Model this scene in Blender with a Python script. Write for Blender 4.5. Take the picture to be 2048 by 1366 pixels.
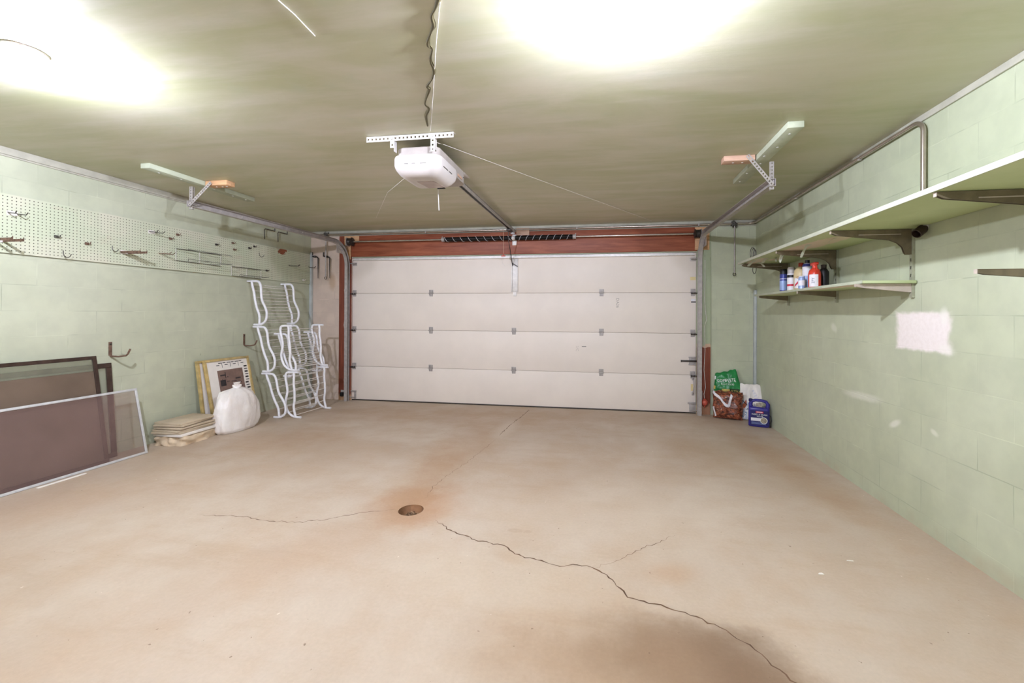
import bpy, bmesh, math, random
from mathutils import Vector, Matrix, noise as mnoise
random.seed(7)
PI = math.pi
S = bpy.context.scene
COL = S.collection
for o in list(bpy.data.objects): bpy.data.objects.remove(o)

# ------------------------------------------------------------------ camera, sky, exposure
W_, H_ = 2048, 1366
FPX, CX, CY, YAW, PITCH, ROLL, CH = 857.3, 1075.0, 626.1, .1585, .0017, .0051, 1.318
XL, XR, D, H = -4.488, 1.924, 5.964, 2.554          # garage: left wall, right wall, door wall, ceiling
def cam_axes():
    c, s = math.cos, math.sin
    fw = Vector((-s(YAW)*c(PITCH), c(YAW)*c(PITCH), s(PITCH)))
    r = Vector((c(YAW), s(YAW), 0)); u = r.cross(fw)
    return r*c(ROLL)+u*s(ROLL), u*c(ROLL)-r*s(ROLL), fw
AR, AU, AF = cam_axes()
cam = bpy.data.cameras.new('camera'); camo = bpy.data.objects.new('camera', cam); COL.objects.link(camo)
camo.matrix_world = Matrix(((AR.x, AU.x, -AF.x, 0), (AR.y, AU.y, -AF.y, 0), (AR.z, AU.z, -AF.z, CH), (0, 0, 0, 1)))
cam.sensor_fit = 'HORIZONTAL'; cam.sensor_width = 36; cam.lens = FPX/W_*36
cam.shift_x = (W_/2-CX)/W_; cam.shift_y = (CY-H_/2)/W_
cam.clip_start = .05; cam.clip_end = 60
S.camera = camo
wd = bpy.data.worlds.new('world'); S.world = wd; wd.use_nodes = True
bg = wd.node_tree.nodes['Background']
bg.inputs['Color'].default_value = (.93, .97, 1.12, 1); bg.inputs['Strength'].default_value = .32
S.view_settings.view_transform = 'Standard'; S.view_settings.look = 'None'
S.view_settings.gamma = 1; S.view_settings.use_curve_mapping = False
S.view_settings.exposure = 1.55
BULB = 1500.0                                         # emission of the two ceiling bulbs

def at(px, py, ax, v):
    d = AF + AR*((px-CX)/FPX) - AU*((py-CY)/FPX)
    i = 'xyz'.index(ax); t = (v-(0, 0, CH)[i])/d[i]
    return Vector((0, 0, CH)) + d*t
def onL(px, py, o=0): return at(px, py, 'x', XL+o)
def onR(px, py, o=0): return at(px, py, 'x', XR-o)
def onB(px, py, o=0): return at(px, py, 'y', D-o)
def onF(px, py, z=0): return at(px, py, 'z', z)
def onC(px, py, o=0): return at(px, py, 'z', H-o)

# ------------------------------------------------------------------ mesh builder
def V(*a): return Vector(a)
class MB:
    def __init__(s): s.bm = bmesh.new()
    def _add(s, vs, fs, mi=0):
        vv = [s.bm.verts.new(v) for v in vs]
        out = []
        for f in fs:
            try:
                ff = s.bm.faces.new([vv[i] for i in f]); ff.material_index = mi; out.append(ff)
            except ValueError: pass
        return vv, out
    def obox(s, c, ax, ay, az, hx, hy, hz, bev=0, mi=0):
        c = Vector(c); vs = []
        for k in (-1, 1):
            for j in (-1, 1):
                for i in (-1, 1): vs.append(c+ax*(i*hx)+ay*(j*hy)+az*(k*hz))
        vv, ff = s._add(vs, [(0, 2, 3, 1), (4, 5, 7, 6), (0, 1, 5, 4), (2, 6, 7, 3), (0, 4, 6, 2), (1, 3, 7, 5)], mi)
        if bev:
            es = list({e for f in ff for e in f.edges})
            bmesh.ops.bevel(s.bm, geom=es, offset=bev, segments=2, affect='EDGES', profile=.5, clamp_overlap=True)
        return s
    def box(s, p0, p1, bev=0, mi=0):
        a, b = Vector(p0), Vector(p1); c = (a+b)/2; h = (b-a)/2
        return s.obox(c, V(1, 0, 0), V(0, 1, 0), V(0, 0, 1), abs(h.x), abs(h.y), abs(h.z), bev, mi)
    def beam(s, p0, p1, w, t, up=V(0, 0, 1), bev=0, mi=0):
        a, b = Vector(p0), Vector(p1); d = (b-a).normalized()
        sd = d.cross(up)
        if sd.length < 1e-4: sd = d.cross(V(1, 0, 0))
        sd.normalize(); u2 = sd.cross(d)
        return s.obox((a+b)/2, d, sd, u2, (b-a).length/2, w/2, t/2, bev, mi)
    def perf(s, p0, p1, w, t, up, pitch=.025, hole=.011):
        """flat steel strap with a row of real square holes"""
        a, b = Vector(p0), Vector(p1); L = (b-a).length; d = (b-a)/L
        sd = d.cross(up).normalized(); u2 = sd.cross(d)
        r = (w-hole)/2
        for k in (-1, 1): s.obox((a+b)/2+sd*(k*(w-r)/2), d, sd, u2, L/2, r/2, t/2)
        n = max(1, int(L/pitch)); p = L/n; g = (p-hole)
        for i in range(n+1):
            l0 = max(0, i*p-g/2); l1 = min(L, i*p+g/2)
            s.obox(a+d*((l0+l1)/2), d, sd, u2, (l1-l0)/2, hole/2+.0004, t/2)
        return s
    def tube(s, pts, r, n=8, closed=False, mi=0, rs=None):
        pts = [Vector(p) for p in pts]; m = len(pts); rings = []
        T = []
        for i in range(m):
            if closed: t = pts[(i+1) % m]-pts[i-1]
            else: t = pts[min(i+1, m-1)]-pts[max(i-1, 0)]
            T.append(t.normalized() if t.length > 1e-9 else V(0, 0, 1))
        nrm = T[0].orthogonal().normalized()
        for i in range(m):
            nrm = (nrm-T[i]*nrm.dot(T[i]))
            if nrm.length < 1e-6: nrm = T[i].orthogonal()
            nrm.normalize(); bn = T[i].cross(nrm); rr = rs[i] if rs else r
            rings.append([s.bm.verts.new(pts[i]+(nrm*math.cos(2*PI*k/n)+bn*math.sin(2*PI*k/n))*rr) for k in range(n)])
        for i in range(m if closed else m-1):
            A, B = rings[i], rings[(i+1) % m]
            for k in range(n):
                f = s.bm.faces.new((A[k], A[(k+1) % n], B[(k+1) % n], B[k])); f.material_index = mi
        if not closed:
            for R, rv in ((rings[0], True), (rings[-1], False)):
                f = s.bm.faces.new(list(reversed(R)) if rv else R); f.material_index = mi
        return s
    def cyl(s, p0, p1, r, n=16, mi=0): return s.tube([p0, p1], r, n, mi=mi)
    def lathe(s, o, axis, prof, n=24, mi=0):
        """prof: list of (radius, distance along axis)"""
        o = Vector(o); ax = Vector(axis).normalized(); u = ax.orthogonal().normalized(); w = ax.cross(u)
        rings = []
        for r, h in prof:
            if r < 1e-6: rings.append([s.bm.verts.new(o+ax*h)])
            else: rings.append([s.bm.verts.new(o+ax*h+(u*math.cos(2*PI*k/n)+w*math.sin(2*PI*k/n))*r) for k in range(n)])
        for A, B in zip(rings, rings[1:]):
            for k in range(n):
                k2 = (k+1) % n
                if len(A) == 1 and len(B) == 1: continue
                if len(A) == 1: vs = (A[0], B[k2], B[k])
                elif len(B) == 1: vs = (A[k], A[k2], B[0])
                else: vs = (A[k], A[k2], B[k2], B[k])
                s.bm.faces.new(vs).material_index = mi
        return s
    def sweep(s, prof, path, nrm, bin_):
        """closed 2-D profile along path; nrm(i), bin_(i) give the frame"""
        rings = [[s.bm.verts.new(Vector(p)+nrm(i)*a+bin_(i)*b) for a, b in prof] for i, p in enumerate(path)]
        n = len(prof)
        for A, B in zip(rings, rings[1:]):
            for k in range(n): s.bm.faces.new((A[k], A[(k+1) % n], B[(k+1) % n], B[k]))
        s.bm.faces.new(list(reversed(rings[0]))); s.bm.faces.new(rings[-1]); return s
    def prism(s, poly, axis, mi=0):
        """poly: 3-D loop, extruded by vector axis"""
        a = [s.bm.verts.new(Vector(p)) for p in poly]; b = [s.bm.verts.new(Vector(p)+Vector(axis)) for p in poly]
        n = len(a)
        fs = [s.bm.faces.new(list(reversed(a))), s.bm.faces.new(b)]
        fs += [s.bm.faces.new((a[k], a[(k+1) % n], b[(k+1) % n], b[k])) for k in range(n)]
        for f in fs: f.material_index = mi
        return s
    def grid(s, fn, nu, nv, mi=0, closed_u=False):
        vs = [[s.bm.verts.new(fn(i/nu, j/nv)) for i in range(nu if closed_u else nu+1)] for j in range(nv+1)]
        m = nu
        for j in range(nv):
            for i in range(m):
                i2 = (i+1) % len(vs[j])
                s.bm.faces.new((vs[j][i], vs[j][i2], vs[j+1][i2], vs[j+1][i])).material_index = mi
        return s
    def loft(s, rings, cap=True, mi=0):
        R = [[s.bm.verts.new(Vector(p)) for p in r] for r in rings]; n = len(R[0])
        for A, B in zip(R, R[1:]):
            for k in range(n): s.bm.faces.new((A[k], A[(k+1) % n], B[(k+1) % n], B[k])).material_index = mi
        if cap:
            s.bm.faces.new(list(reversed(R[0]))).material_index = mi; s.bm.faces.new(R[-1]).material_index = mi
        return s
    def text(s, txt, size, fn, mi=0, extr=0.0):
        """lettering: fn maps 2-D letter coordinates (centred) to space"""
        cu = bpy.data.curves.new('t', 'FONT'); cu.body = txt; cu.size = size; cu.align_x = 'CENTER'; cu.align_y = 'CENTER'
        cu.resolution_u = 2
        ob = bpy.data.objects.new('t', cu); COL.objects.link(ob)
        dg = bpy.context.evaluated_depsgraph_get(); dg.update()
        me = bpy.data.meshes.new_from_object(ob.evaluated_get(dg))
        vv = [s.bm.verts.new(fn(v.co.x, v.co.y)) for v in me.vertices]
        for p in me.polygons:
            try: s.bm.faces.new([vv[i] for i in p.vertices]).material_index = mi
            except ValueError: pass
        bpy.data.objects.remove(ob); bpy.data.curves.remove(cu); bpy.data.meshes.remove(me)
        return s

def finish(o, mb, smooth=True, ang=38, recalc=True):
    bm = mb.bm
    if recalc: bmesh.ops.recalc_face_normals(bm, faces=bm.faces)
    if smooth:
        for f in bm.faces: f.smooth = True
        for e in bm.edges:
            if len(e.link_faces) == 2 and e.calc_face_angle(0) > math.radians(ang): e.smooth = False
    bm.to_mesh(o.data); bm.free()
def obj(name, mb, mats, parent=None, world=True, **kw):
    """links the collected geometry as ONE mesh object; geometry is in world space unless world=False (then local to parent)"""
    me = bpy.data.meshes.new(name); o = bpy.data.objects.new(name, me); COL.objects.link(o)
    for m in (mats if isinstance(mats, (list, tuple)) else [mats]): me.materials.append(m)
    if parent is not None:
        o.parent = parent
        if world:
            q = parent; off = Vector((0, 0, 0))
            while q: off += q.location; q = q.parent
            bmesh.ops.translate(mb.bm, verts=mb.bm.verts, vec=-off)
    elif kw.pop('origin', True):
        xs = [v.co for v in mb.bm.verts]
        lo = Vector([min(v[i] for v in xs) for i in range(3)]); hi = Vector([max(v[i] for v in xs) for i in range(3)])
        c = Vector(((lo.x+hi.x)/2, (lo.y+hi.y)/2, lo.z)); o.location = c
        bmesh.ops.translate(mb.bm, verts=mb.bm.verts, vec=-c)
    finish(o, mb, **kw); return o
def thing(name, label, cat, loc=(0, 0, 0), group=None, rotz=0):
    o = bpy.data.objects.new(name, None); COL.objects.link(o); o.location = loc; o.rotation_euler = (0, 0, rotz)
    o.empty_display_size = .05
    return tag(o, label, cat, group)
def tag(o, label, cat, group=None):
    o['label'] = label; o['category'] = cat
    if group: o['group'] = group
    return o
def struct(name, mb, mats, **kw):
    o = obj(name, mb, mats, origin=False, **kw); o['kind'] = 'structure'; return o
def dup(root, loc, label, group=None, rotz=0):
    r = root.copy(); COL.objects.link(r); r.location = loc; r.rotation_euler = (0, 0, rotz); r['label'] = label
    if group: r['group'] = group
    for ch in root.children:
        c = ch.copy(); COL.objects.link(c); c.parent = r
        for g in ch.children:
            d = g.copy(); COL.objects.link(d); d.parent = c
    return r

# ------------------------------------------------------------------ materials
def lin(r, g, b):
    f = lambda v: (v/255/12.92) if v/255 <= .04045 else ((v/255+.055)/1.055)**2.4
    return (f(r), f(g), f(b), 1)
class NT:
    def __init__(s, name):
        s.m = bpy.data.materials.new(name); s.m.use_nodes = True; s.t = s.m.node_tree
        s.b = s.t.nodes['Principled BSDF']
    def n(s, typ, ins=None, **props):
        nd = s.t.nodes.new('ShaderNode'+typ)
        for k, v in props.items(): setattr(nd, k, v)
        for k, v in (ins or {}).items(): s.set(nd.inputs[k], v)
        return nd
    def set(s, inp, v):
        if isinstance(v, bpy.types.NodeSocket): s.t.links.new(v, inp)
        else: inp.default_value = v
    def ma(s, op, a, b=None, c=None, clamp=False):
        nd = s.n('Math', operation=op, use_clamp=clamp); s.set(nd.inputs[0], a)
        if b is not None: s.set(nd.inputs[1], b)
        if c is not None: s.set(nd.inputs[2], c)
        return nd.outputs[0]
    def mix(s, f, a, b, mode='MIX'):
        nd = s.n('Mix', data_type='RGBA', blend_type=mode); s.set(nd.inputs[0], f); s.set(nd.inputs[6], a); s.set(nd.inputs[7], b)
        return nd.outputs[2]
    def ramp(s, f, a, b, lo=0., hi=1.):
        nd = s.n('MapRange', interpolation_type='SMOOTHSTEP'); s.set(nd.inputs[0], f)
        nd.inputs[1].default_value = a; nd.inputs[2].default_value = b; nd.inputs[3].default_value = lo; nd.inputs[4].default_value = hi
        return nd.outputs[0]
    def pos(s): return s.n('NewGeometry').outputs['Position']
    def objc(s): return s.n('TexCoord').outputs['Object']
    def xyz(s, v):
        nd = s.n('SeparateXYZ'); s.set(nd.inputs[0], v); return nd.outputs
    def noise(s, vec, scale, detail=4, rough=.55, out=0, dist=0):
        nd = s.n('TexNoise', {'Vector': vec, 'Scale': scale, 'Detail': detail, 'Roughness': rough, 'Distortion': dist}); return nd.outputs[out]
    def mapv(s, vec, scale=(1, 1, 1), rot=(0, 0, 0), loc=(0, 0, 0)):
        nd = s.n('Mapping', {'Vector': vec, 'Location': loc, 'Rotation': rot, 'Scale': scale}); return nd.outputs[0]
    def bump(s, h, strength=.3, dist=.01):
        nd = s.n('Bump', {'Height': h, 'Strength': strength, 'Distance': dist}); s.set(s.b.inputs['Normal'], nd.outputs[0])
    def col(s, v): s.set(s.b.inputs['Base Color'], v)
    def blob(s, u, v, cu, cv, ru, rv, ang=0, soft=.6, wob=None):
        """soft elliptic mask in a plane (1 inside)"""
        du = s.ma('SUBTRACT', u, cu); dv = s.ma('SUBTRACT', v, cv); c, sn = math.cos(ang), math.sin(ang)
        a = s.ma('DIVIDE', s.ma('MULTIPLY_ADD', du, c, s.ma('MULTIPLY', dv, sn)), ru)
        b = s.ma('DIVIDE', s.ma('MULTIPLY_ADD', dv, c, s.ma('MULTIPLY', du, -sn)), rv)
        d = s.ma('SQRT', s.ma('ADD', s.ma('MULTIPLY', a, a), s.ma('MULTIPLY', b, b)))
        if wob is not None: d = s.ma('ADD', d, wob)
        return s.ramp(d, 1-soft, 1+soft, 1., 0.)
def pbr(name, c, rough=.55, metal=0., var=.12, scale=14, bump=0., bscale=40, c2=None, spec=.4, stretch=(1, 1, 1)):
    k = NT(name); v = k.mapv(k.objc(), stretch)
    f = k.noise(v, scale, 5)
    b = c2 if c2 else tuple([min(1, x*(1+var)) for x in c[:3]]+[1]); a = c if c2 else tuple([x*(1-var) for x in c[:3]]+[1])
    k.col(k.mix(k.ramp(f, .3, .7), a, b))
    k.b.inputs['Roughness'].default_value = rough; k.b.inputs['Metallic'].default_value = metal
    k.b.inputs['Specular IOR Level'].default_value = spec
    if bump: k.bump(k.noise(v, bscale, 4), bump, .004)
    return k.m
M = {}
M['galv'] = pbr('galvanised_steel', lin(176, 168, 162), .45, .2, .12, 22)
M['galv_white'] = pbr('pale_zinc', lin(222, 216, 210), .45, .25, .08, 20)
M['steel_dark'] = pbr('dark_steel', lin(70, 64, 60), .45, .6, .2, 25)
M['chrome'] = pbr('conduit_steel', lin(188, 176, 165), .25, .85, .12, 8)
M['black'] = pbr('black_plastic', lin(24, 22, 22), .45, 0, .2, 20)
M['black_paint'] = pbr('black_spring_coating', lin(38, 34, 32), .38, .3, .2, 30)
M['white_paint'] = pbr('white_enamel', lin(236, 234, 236), .35, 0, .05, 30)
M['white_wire'] = pbr('white_wire', lin(222, 216, 208), .45, 0, .1, 30)
M['white_plastic'] = pbr('white_plastic', lin(204, 196, 191), .4, 0, .03, 8)
M['grey_plastic'] = pbr('taupe_opener_housing', lin(170, 160, 152), .55, 0, .08, 10)
M['lens'] = pbr('smoked_lens', lin(168, 148, 138), .25, 0, .1, 12)
M['door_skin'] = pbr('cream_door_skin', lin(238, 226, 214), .45, 0, .025, 2.5, .05, 60)
M['green_wood'] = pbr('green_painted_wood', lin(178, 182, 158), .6, 0, .08, 9, .2, 30)
M['raw_wood'] = pbr('raw_pine', lin(205, 160, 118), .6, 0, .16, 7, .15, 30, stretch=(1, 8, 8))
M['pale_wood'] = pbr('raw_fir', lin(198, 160, 135), .6, 0, .14, 7, .15, 30, stretch=(1, 8, 8))
M['trim'] = pbr('trim_paint', lin(180, 176, 160), .5, 0, .1, 10, .15, 30)
M['shelf_edge'] = pbr('shelf_front_paint', lin(192, 194, 174), .55, 0, .06, 9)
M['bracket'] = pbr('bracket_brown', lin(122, 110, 88), .4, .3, .15, 16)
M['bracket_lit_pale'] = pbr('bracket_lit_pale', lin(190, 176, 162), .45, .1, .1, 16)  # paler copy of the bracket colour, light painted in; also used for lips
M['standard'] = pbr('painted_slotted_standard', lin(160, 160, 136), .5, .1, .15, 22)
M['rust'] = pbr('rusty_steel', lin(122, 96, 80), .6, .4, .35, 40)
M['gunmetal'] = pbr('grey_wire', lin(96, 92, 84), .45, .5, .2, 40)
M['bolt'] = pbr('bright_bolt', lin(225, 222, 215), .3, .5, .05, 30)
M['bluegrey'] = pbr('blue_grey_strip', lin(184, 188, 184), .5, 0, .1, 8)
M['paper'] = pbr('torn_paper_insulation', lin(212, 190, 160), .8, 0, .14, 9, .5, 30)
M['board'] = pbr('dusty_fibreboard', lin(196, 178, 152), .75, 0, .1, 6, .2, 40)
M['gold'] = pbr('gold_frame', lin(204, 180, 124), .35, .45, .2, 14)
M['gold_dark'] = pbr('gold_frame_side', lin(150, 122, 78), .4, .4, .2, 14)
M['mat_white'] = pbr('picture_mat', lin(236, 228, 218), .5, 0, .04, 8)
M['art_brown'] = pbr('picture_brown', lin(126, 100, 88), .45, 0, .14, 14)
M['ink'] = pbr('picture_ink', lin(52, 46, 46), .6, 0, .2, 30)
M['ink_soft'] = pbr('faint_stamp', lin(176, 164, 154), .6, 0, .12, 30)
M['brownframe'] = pbr('dark_bronze_frame', lin(70, 54, 46), .38, .3, .25, 16)
M['alu'] = pbr('screen_aluminium', lin(208, 208, 206), .4, .2, .08, 22)
M['sticker_y'] = pbr('yellow_sticker', lin(226, 206, 150), .5, 0, .05, 20)
M['red'] = pbr('red_plastic', lin(196, 62, 44), .3, 0, .1, 12)
M['redball'] = pbr('red_rubber', lin(186, 84, 66), .3, 0, .15, 16)
M['olive_strip'] = pbr('olive_strip', lin(84, 76, 50), .7, 0, .15, 20)
M['chip'] = pbr('white_chip', lin(242, 236, 226), .6, 0, .05, 30)

def emission(name, c, st):
    k = NT(name); e = k.n('Emission', {'Color': c, 'Strength': st}); k.t.links.new(e.outputs[0], k.t.nodes['Material Output'].inputs[0]); return k.m
M['bulb'] = emission('lit_bulb', (.91, .97, 1.20, 1), BULB)

def cmu(name, c, c2, ax, u0, extra=None, top=None):
    """painted concrete block wall: 406 x 203 mm courses"""
    k = NT(name); p = k.pos(); xs = k.xyz(p); u = k.ma('SUBTRACT', xs[ax], u0); v = k.ma('SUBTRACT', xs[2], .1025-2.03)
    cb = k.n('CombineXYZ', {0: u, 1: v}).outputs[0]
    wobv = k.n('VectorMath', {0: cb, 1: k.mapv(k.noise(p, 5, 3, out=1), (.007, .007, 0), loc=(-.0035, -.0035, 0))}, operation='ADD').outputs[0]
    br = k.n('TexBrick', {'Vector': wobv, 'Scale': 1., 'Mortar Size': .0032, 'Mortar Smooth': .35, 'Brick Width': .406, 'Row Height': .203,
                          'Color1': (1, 1, 1, 1), 'Color2': (.93, .93, .93, 1), 'Mortar': (1, 1, 1, 1)}, offset=.5, offset_frequency=2)
    big = k.noise(p, 1.1, 5); mid = k.noise(p, 7, 5); fine = k.noise(p, 90, 3)
    base = k.mix(k.ramp(big, .3, .7), c, c2)
    base = k.mix(1., base, k.mix(k.ramp(mid, .3, .72), (.93, .93, .93, 1), (1.03, 1.03, 1.02, 1)), 'MULTIPLY')
    base = k.mix(.6, base, br.outputs['Color'], 'MULTIPLY')
    # joints: mostly filled by paint, here dark, there pale
    jn = k.noise(p, 2.3, 3)
    jc = k.mix(k.ramp(jn, .47, .60), tuple(x*.70 for x in c[:3])+(1,), tuple(min(1, x*1.14) for x in c2[:3])+(1,))
    vis = k.ramp(k.noise(p, 3.1, 3), .38, .62, .08, .72)
    base = k.mix(k.ma('MULTIPLY', br.outputs['Fac'], vis), base, jc)
    dirt = k.ramp(k.noise(k.mapv(p, (3, 3, 2)), 2.2, 7, .65), .66, .80, 0, .35)
    base = k.mix(dirt, base, tuple(x*.7 for x in c[:3])+(1,))
    sc = k.noise(k.mapv(p, (16, 16, 5)), 1.3, 2, .5)
    base = k.mix(k.ramp(sc, .80, .83, 0, .7), base, tuple(x*.4 for x in c[:3])+(1,))
    if extra: base = extra(k, p, xs, base)
    k.col(base); k.b.inputs['Roughness'].default_value = .5; k.b.inputs['Specular IOR Level'].default_value = .35
    h = k.ma('SUBTRACT', k.ma('MULTIPLY', fine, .12), br.outputs['Fac']); k.bump(h, .28, .004)
    return k.m
GR, GR2 = lin(186, 189, 164), lin(195, 197, 173)
def patch(k, p, xs, base):
    w = k.ma('MULTIPLY', k.ma('SUBTRACT', k.noise(p, 14, 4), .5), .35)
    du = k.ma('DIVIDE', k.ma('ABSOLUTE', k.ma('SUBTRACT', xs[1], 2.99)), .225); dv = k.ma('DIVIDE', k.ma('ABSOLUTE', k.ma('SUBTRACT', xs[2], 1.222)), .118)
    d = k.ma('ADD', k.ma('MAXIMUM', du, dv), w)
    base = k.mix(k.ramp(d, .86, 1.12, 1, 0), base, k.mix(k.ramp(k.noise(p, 40, 4), .35, .7), lin(236, 226, 220), lin(231, 220, 213)))
    w2 = k.ma('MULTIPLY', k.ma('SUBTRACT', k.noise(p, 9, 4), .5), .9)
    for (px, py, ru, rv, an, s) in ((1668, 655, .05, .03, .5, .35), (1722, 792, .22, .028, -.05, .4), (1790, 847, .06, .02, -.5, .55), (1893, 700, .06, .03, .2, .5), (1868, 865, .03, .015, .4, .4), (1888, 632, .03, .045, 0, .6)):
        q = onR(px, py); base = k.mix(k.ma('MULTIPLY', k.blob(xs[1], xs[2], q.y, q.z, ru, rv, an, .5, w2), s), base, lin(236, 232, 220))
    # bare, scuffed bottom course
    dd = k.ma('MULTIPLY', k.ramp(xs[2], .03, .12, 1, 0), k.ramp(k.noise(p, 5, 5), .45, .75, 0, .5))
    return k.mix(dd, base, lin(176, 160, 132))
M['wall_left'] = cmu('green_block_left', GR, GR2, 1, 2.748)
M['wall_right'] = cmu('green_block_right', lin(182, 187, 158), lin(190, 194, 167), 1, 2.785, patch)
def leftbare(k, p, xs, base):
    w = k.ma('MULTIPLY', k.ma('SUBTRACT', k.noise(p, 10, 4), .5), .8)
    return k.mix(k.ma('MULTIPLY', k.blob(xs[0], xs[2], -4.13, 1.79, .05, .12, 0, .5, w), .5), base, lin(176, 140, 100))
M['wall_pink'] = cmu('bare_pink_block', lin(206, 186, 170), lin(216, 196, 180), 0, -4.49, leftbare)
M['wall_back'] = cmu('green_block_back', lin(186, 190, 162), lin(193, 196, 170), 0, 1.44)

def floor_mat():
    k = NT('stained_concrete'); p = k.pos(); xs = k.xyz(p); x, y = xs[0], xs[1]
    big = k.noise(k.mapv(p, (1, .8, 1), (0, 0, .5)), .75, 6, .6, dist=.6); mid = k.noise(p, 3.2, 6, .62); fine = k.noise(p, 55, 4, .6)
    c = k.mix(k.ramp(big, .34, .66), lin(184, 164, 143), lin(198, 182, 164))
    c = k.mix(k.ramp(mid, .36, .74, 0, .55), c, lin(186, 161, 136))
    stk = k.noise(k.mapv(p, (.6, 3.2, 1), (0, 0, .75)), 1.6, 5, .6)
    c = k.mix(k.ramp(stk, .5, .75, 0, .45), c, lin(176, 150, 123))
    w = k.ma('MULTIPLY', k.ma('SUBTRACT', k.noise(p, 2.6, 6, .65), .5), 1.7)
    def st(cx, cy, rx, ry, an, f, col, soft=.7):
        nonlocal c
        c = k.mix(k.ma('MULTIPLY', k.blob(x, y, cx, cy, rx, ry, an, soft, w), f), c, col)
    br = lin(172, 138, 106); dk = lin(112, 88, 68)
    st(.36, 1.70, .34, .20, -.2, .75, dk); st(.10, 1.64, .55, .20, .05, .5, lin(158, 128, 100)); st(.56, 1.62, .16, .25, .3, .5, dk)
    st(-1.28, 2.78, .26, .30, .2, .75, lin(176, 132, 96)); st(-1.42, 3.35, .18, .75, .12, .55, br); st(-1.62, 2.15, .25, .55, -.5, .5, lin(182, 156, 132))
    st(-1.35, 4.2, .3, .9, .1, .35, br)
    st(-3.3, 4.0, .5, .35, .3, .45, br); st(-2.1, 5.2, 1.6, .35, 0, .35, br); st(.85, 4.4, .35, .35, 0, .5, lin(178, 152, 124)); st(1.55, 4.05, .16, .95, .12, .5, br)
    st(.32, 2.26, .13, .08, .3, .55, lin(182, 152, 124)); st(-3.6, 2.4, .8, .3, .7, .3, lin(190, 162, 138)); st(-.6, 5.6, 1.7, .3, 0, .35, lin(176, 148, 120))
    st(-.54, 2.555, .045, .022, 0, .6, lin(170, 144, 120), .3); st(-.46, 2.555, .022, .016, 0, .6, lin(170, 144, 120), .3)
    st(-.50, 2.26, .09, .045, -.4, .5, lin(176, 146, 118)); st(.35, 3.2, .5, .4, 0, .3, lin(208, 192, 172)); st(-.1, 2.8, .7, .35, 0, .3, lin(210, 195, 176))
    st(-1.13, 4.75, .10, .38, 0, .45, lin(214, 200, 182)); st(-.62, 2.1, .5, .2, 0, .4, lin(200, 184, 163))
    # specks and pits
    sp = k.noise(p, 38, 2, .5); c = k.mix(k.ramp(sp, .735, .775, 0, .75), c, lin(120, 96, 76))
    sp2 = k.noise(k.mapv(p, (1, 1, 1), loc=(7, 3, 1)), 26, 2, .5); c = k.mix(k.ramp(sp2, .76, .79, 0, .6), c, lin(236, 226, 212))
    c = k.mix(1., c, k.mix(fine, (.89, .89, .885, 1), (1.09, 1.09, 1.09, 1)), 'MULTIPLY')
    k.col(c); k.set(k.b.inputs['Roughness'], k.ramp(mid, .3, .7, .42, .62)); k.b.inputs['Specular IOR Level'].default_value = .3
    k.bump(k.ma('ADD', k.ma('MULTIPLY', fine, .4), mid), .12, .006); return k.m
M['floor'] = floor_mat()
def ceil_mat():
    k = NT('mottled_ceiling_paint'); p = k.pos()
    a = k.noise(k.mapv(p, (.55, 1.6, 1)), 1.3, 6, .6, dist=.8); b = k.noise(k.mapv(p, (.5, 3.4, 1), (0, 0, .15)), 2.0, 6, .62); f = k.noise(p, 5, 5, .6)
    c = k.mix(k.ramp(a, .33, .67), lin(178, 178, 142), lin(197, 191, 168))
    c = k.mix(k.ramp(b, .42, .74, 0, .65), c, lin(204, 198, 182))
    c = k.mix(k.ramp(f, .52, .8, 0, .4), c, lin(178, 184, 158))
    k.col(c); k.b.inputs['Roughness'].default_value = .42; k.b.inputs['Specular IOR Level'].default_value = .3
    k.bump(k.ma('ADD', b, k.ma('MULTIPLY', k.noise(p, 60, 3), .15)), .12, .01); return k.m
M['ceiling'] = ceil_mat()
def header_mat(name, a, b, ax):
    k = NT(name); p = k.pos(); sc = [9, 9, 9]; sc[ax] = .7
    n1 = k.noise(k.mapv(p, sc), 2.4, 7, .65, dist=.7); c = k.mix(k.ramp(n1, .3, .72), a, b)
    n2 = k.noise(k.mapv(p, (9, 9, 24) if ax == 0 else (24, 9, 9)), 2, 3); c = k.mix(k.ramp(n2, .765, .79, 0, .9), c, lin(232, 214, 196))
    k.col(c); k.b.inputs['Roughness'].default_value = .5; k.bump(n1, .2, .004); return k, c, p
M['header'] = header_mat('red_brown_stained_timber', lin(128, 62, 38), lin(168, 96, 66), 0)[0].m
k_, c_, p_ = header_mat('red_brown_jamb', lin(112, 54, 38), lin(146, 78, 56), 2)
xs_ = k_.xyz(p_); k_.col(k_.mix(k_.ramp(k_.ma('ADD', xs_[2], k_.ma('MULTIPLY', k_.noise(p_, 12, 5), .12)), .13, .17, 1, 0), c_, lin(190, 148, 112))); M['jamb'] = k_.m
k_, c_, p_ = header_mat('half_green_jamb', lin(112, 54, 38), lin(146, 78, 56), 2)
xs_ = k_.xyz(p_); wv_ = k_.ma('ADD', xs_[2], k_.ma('MULTIPLY', k_.noise(p_, 16, 5), .14))
grn_ = k_.mix(k_.ramp(k_.noise(k_.mapv(p_, (6, 6, 1.5)), 6, 6, .7), .58, .72), lin(172, 180, 148), lin(132, 134, 116))
c_ = k_.mix(k_.ramp(wv_, .955, .965), c_, lin(206, 172, 146)); c_ = k_.mix(k_.ramp(wv_, .985, 1.0), c_, grn_)
k_.col(k_.mix(k_.ramp(wv_, .19, .24, 1, 0), c_, lin(176, 128, 98))); M['jamb_green'] = k_.m
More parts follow.
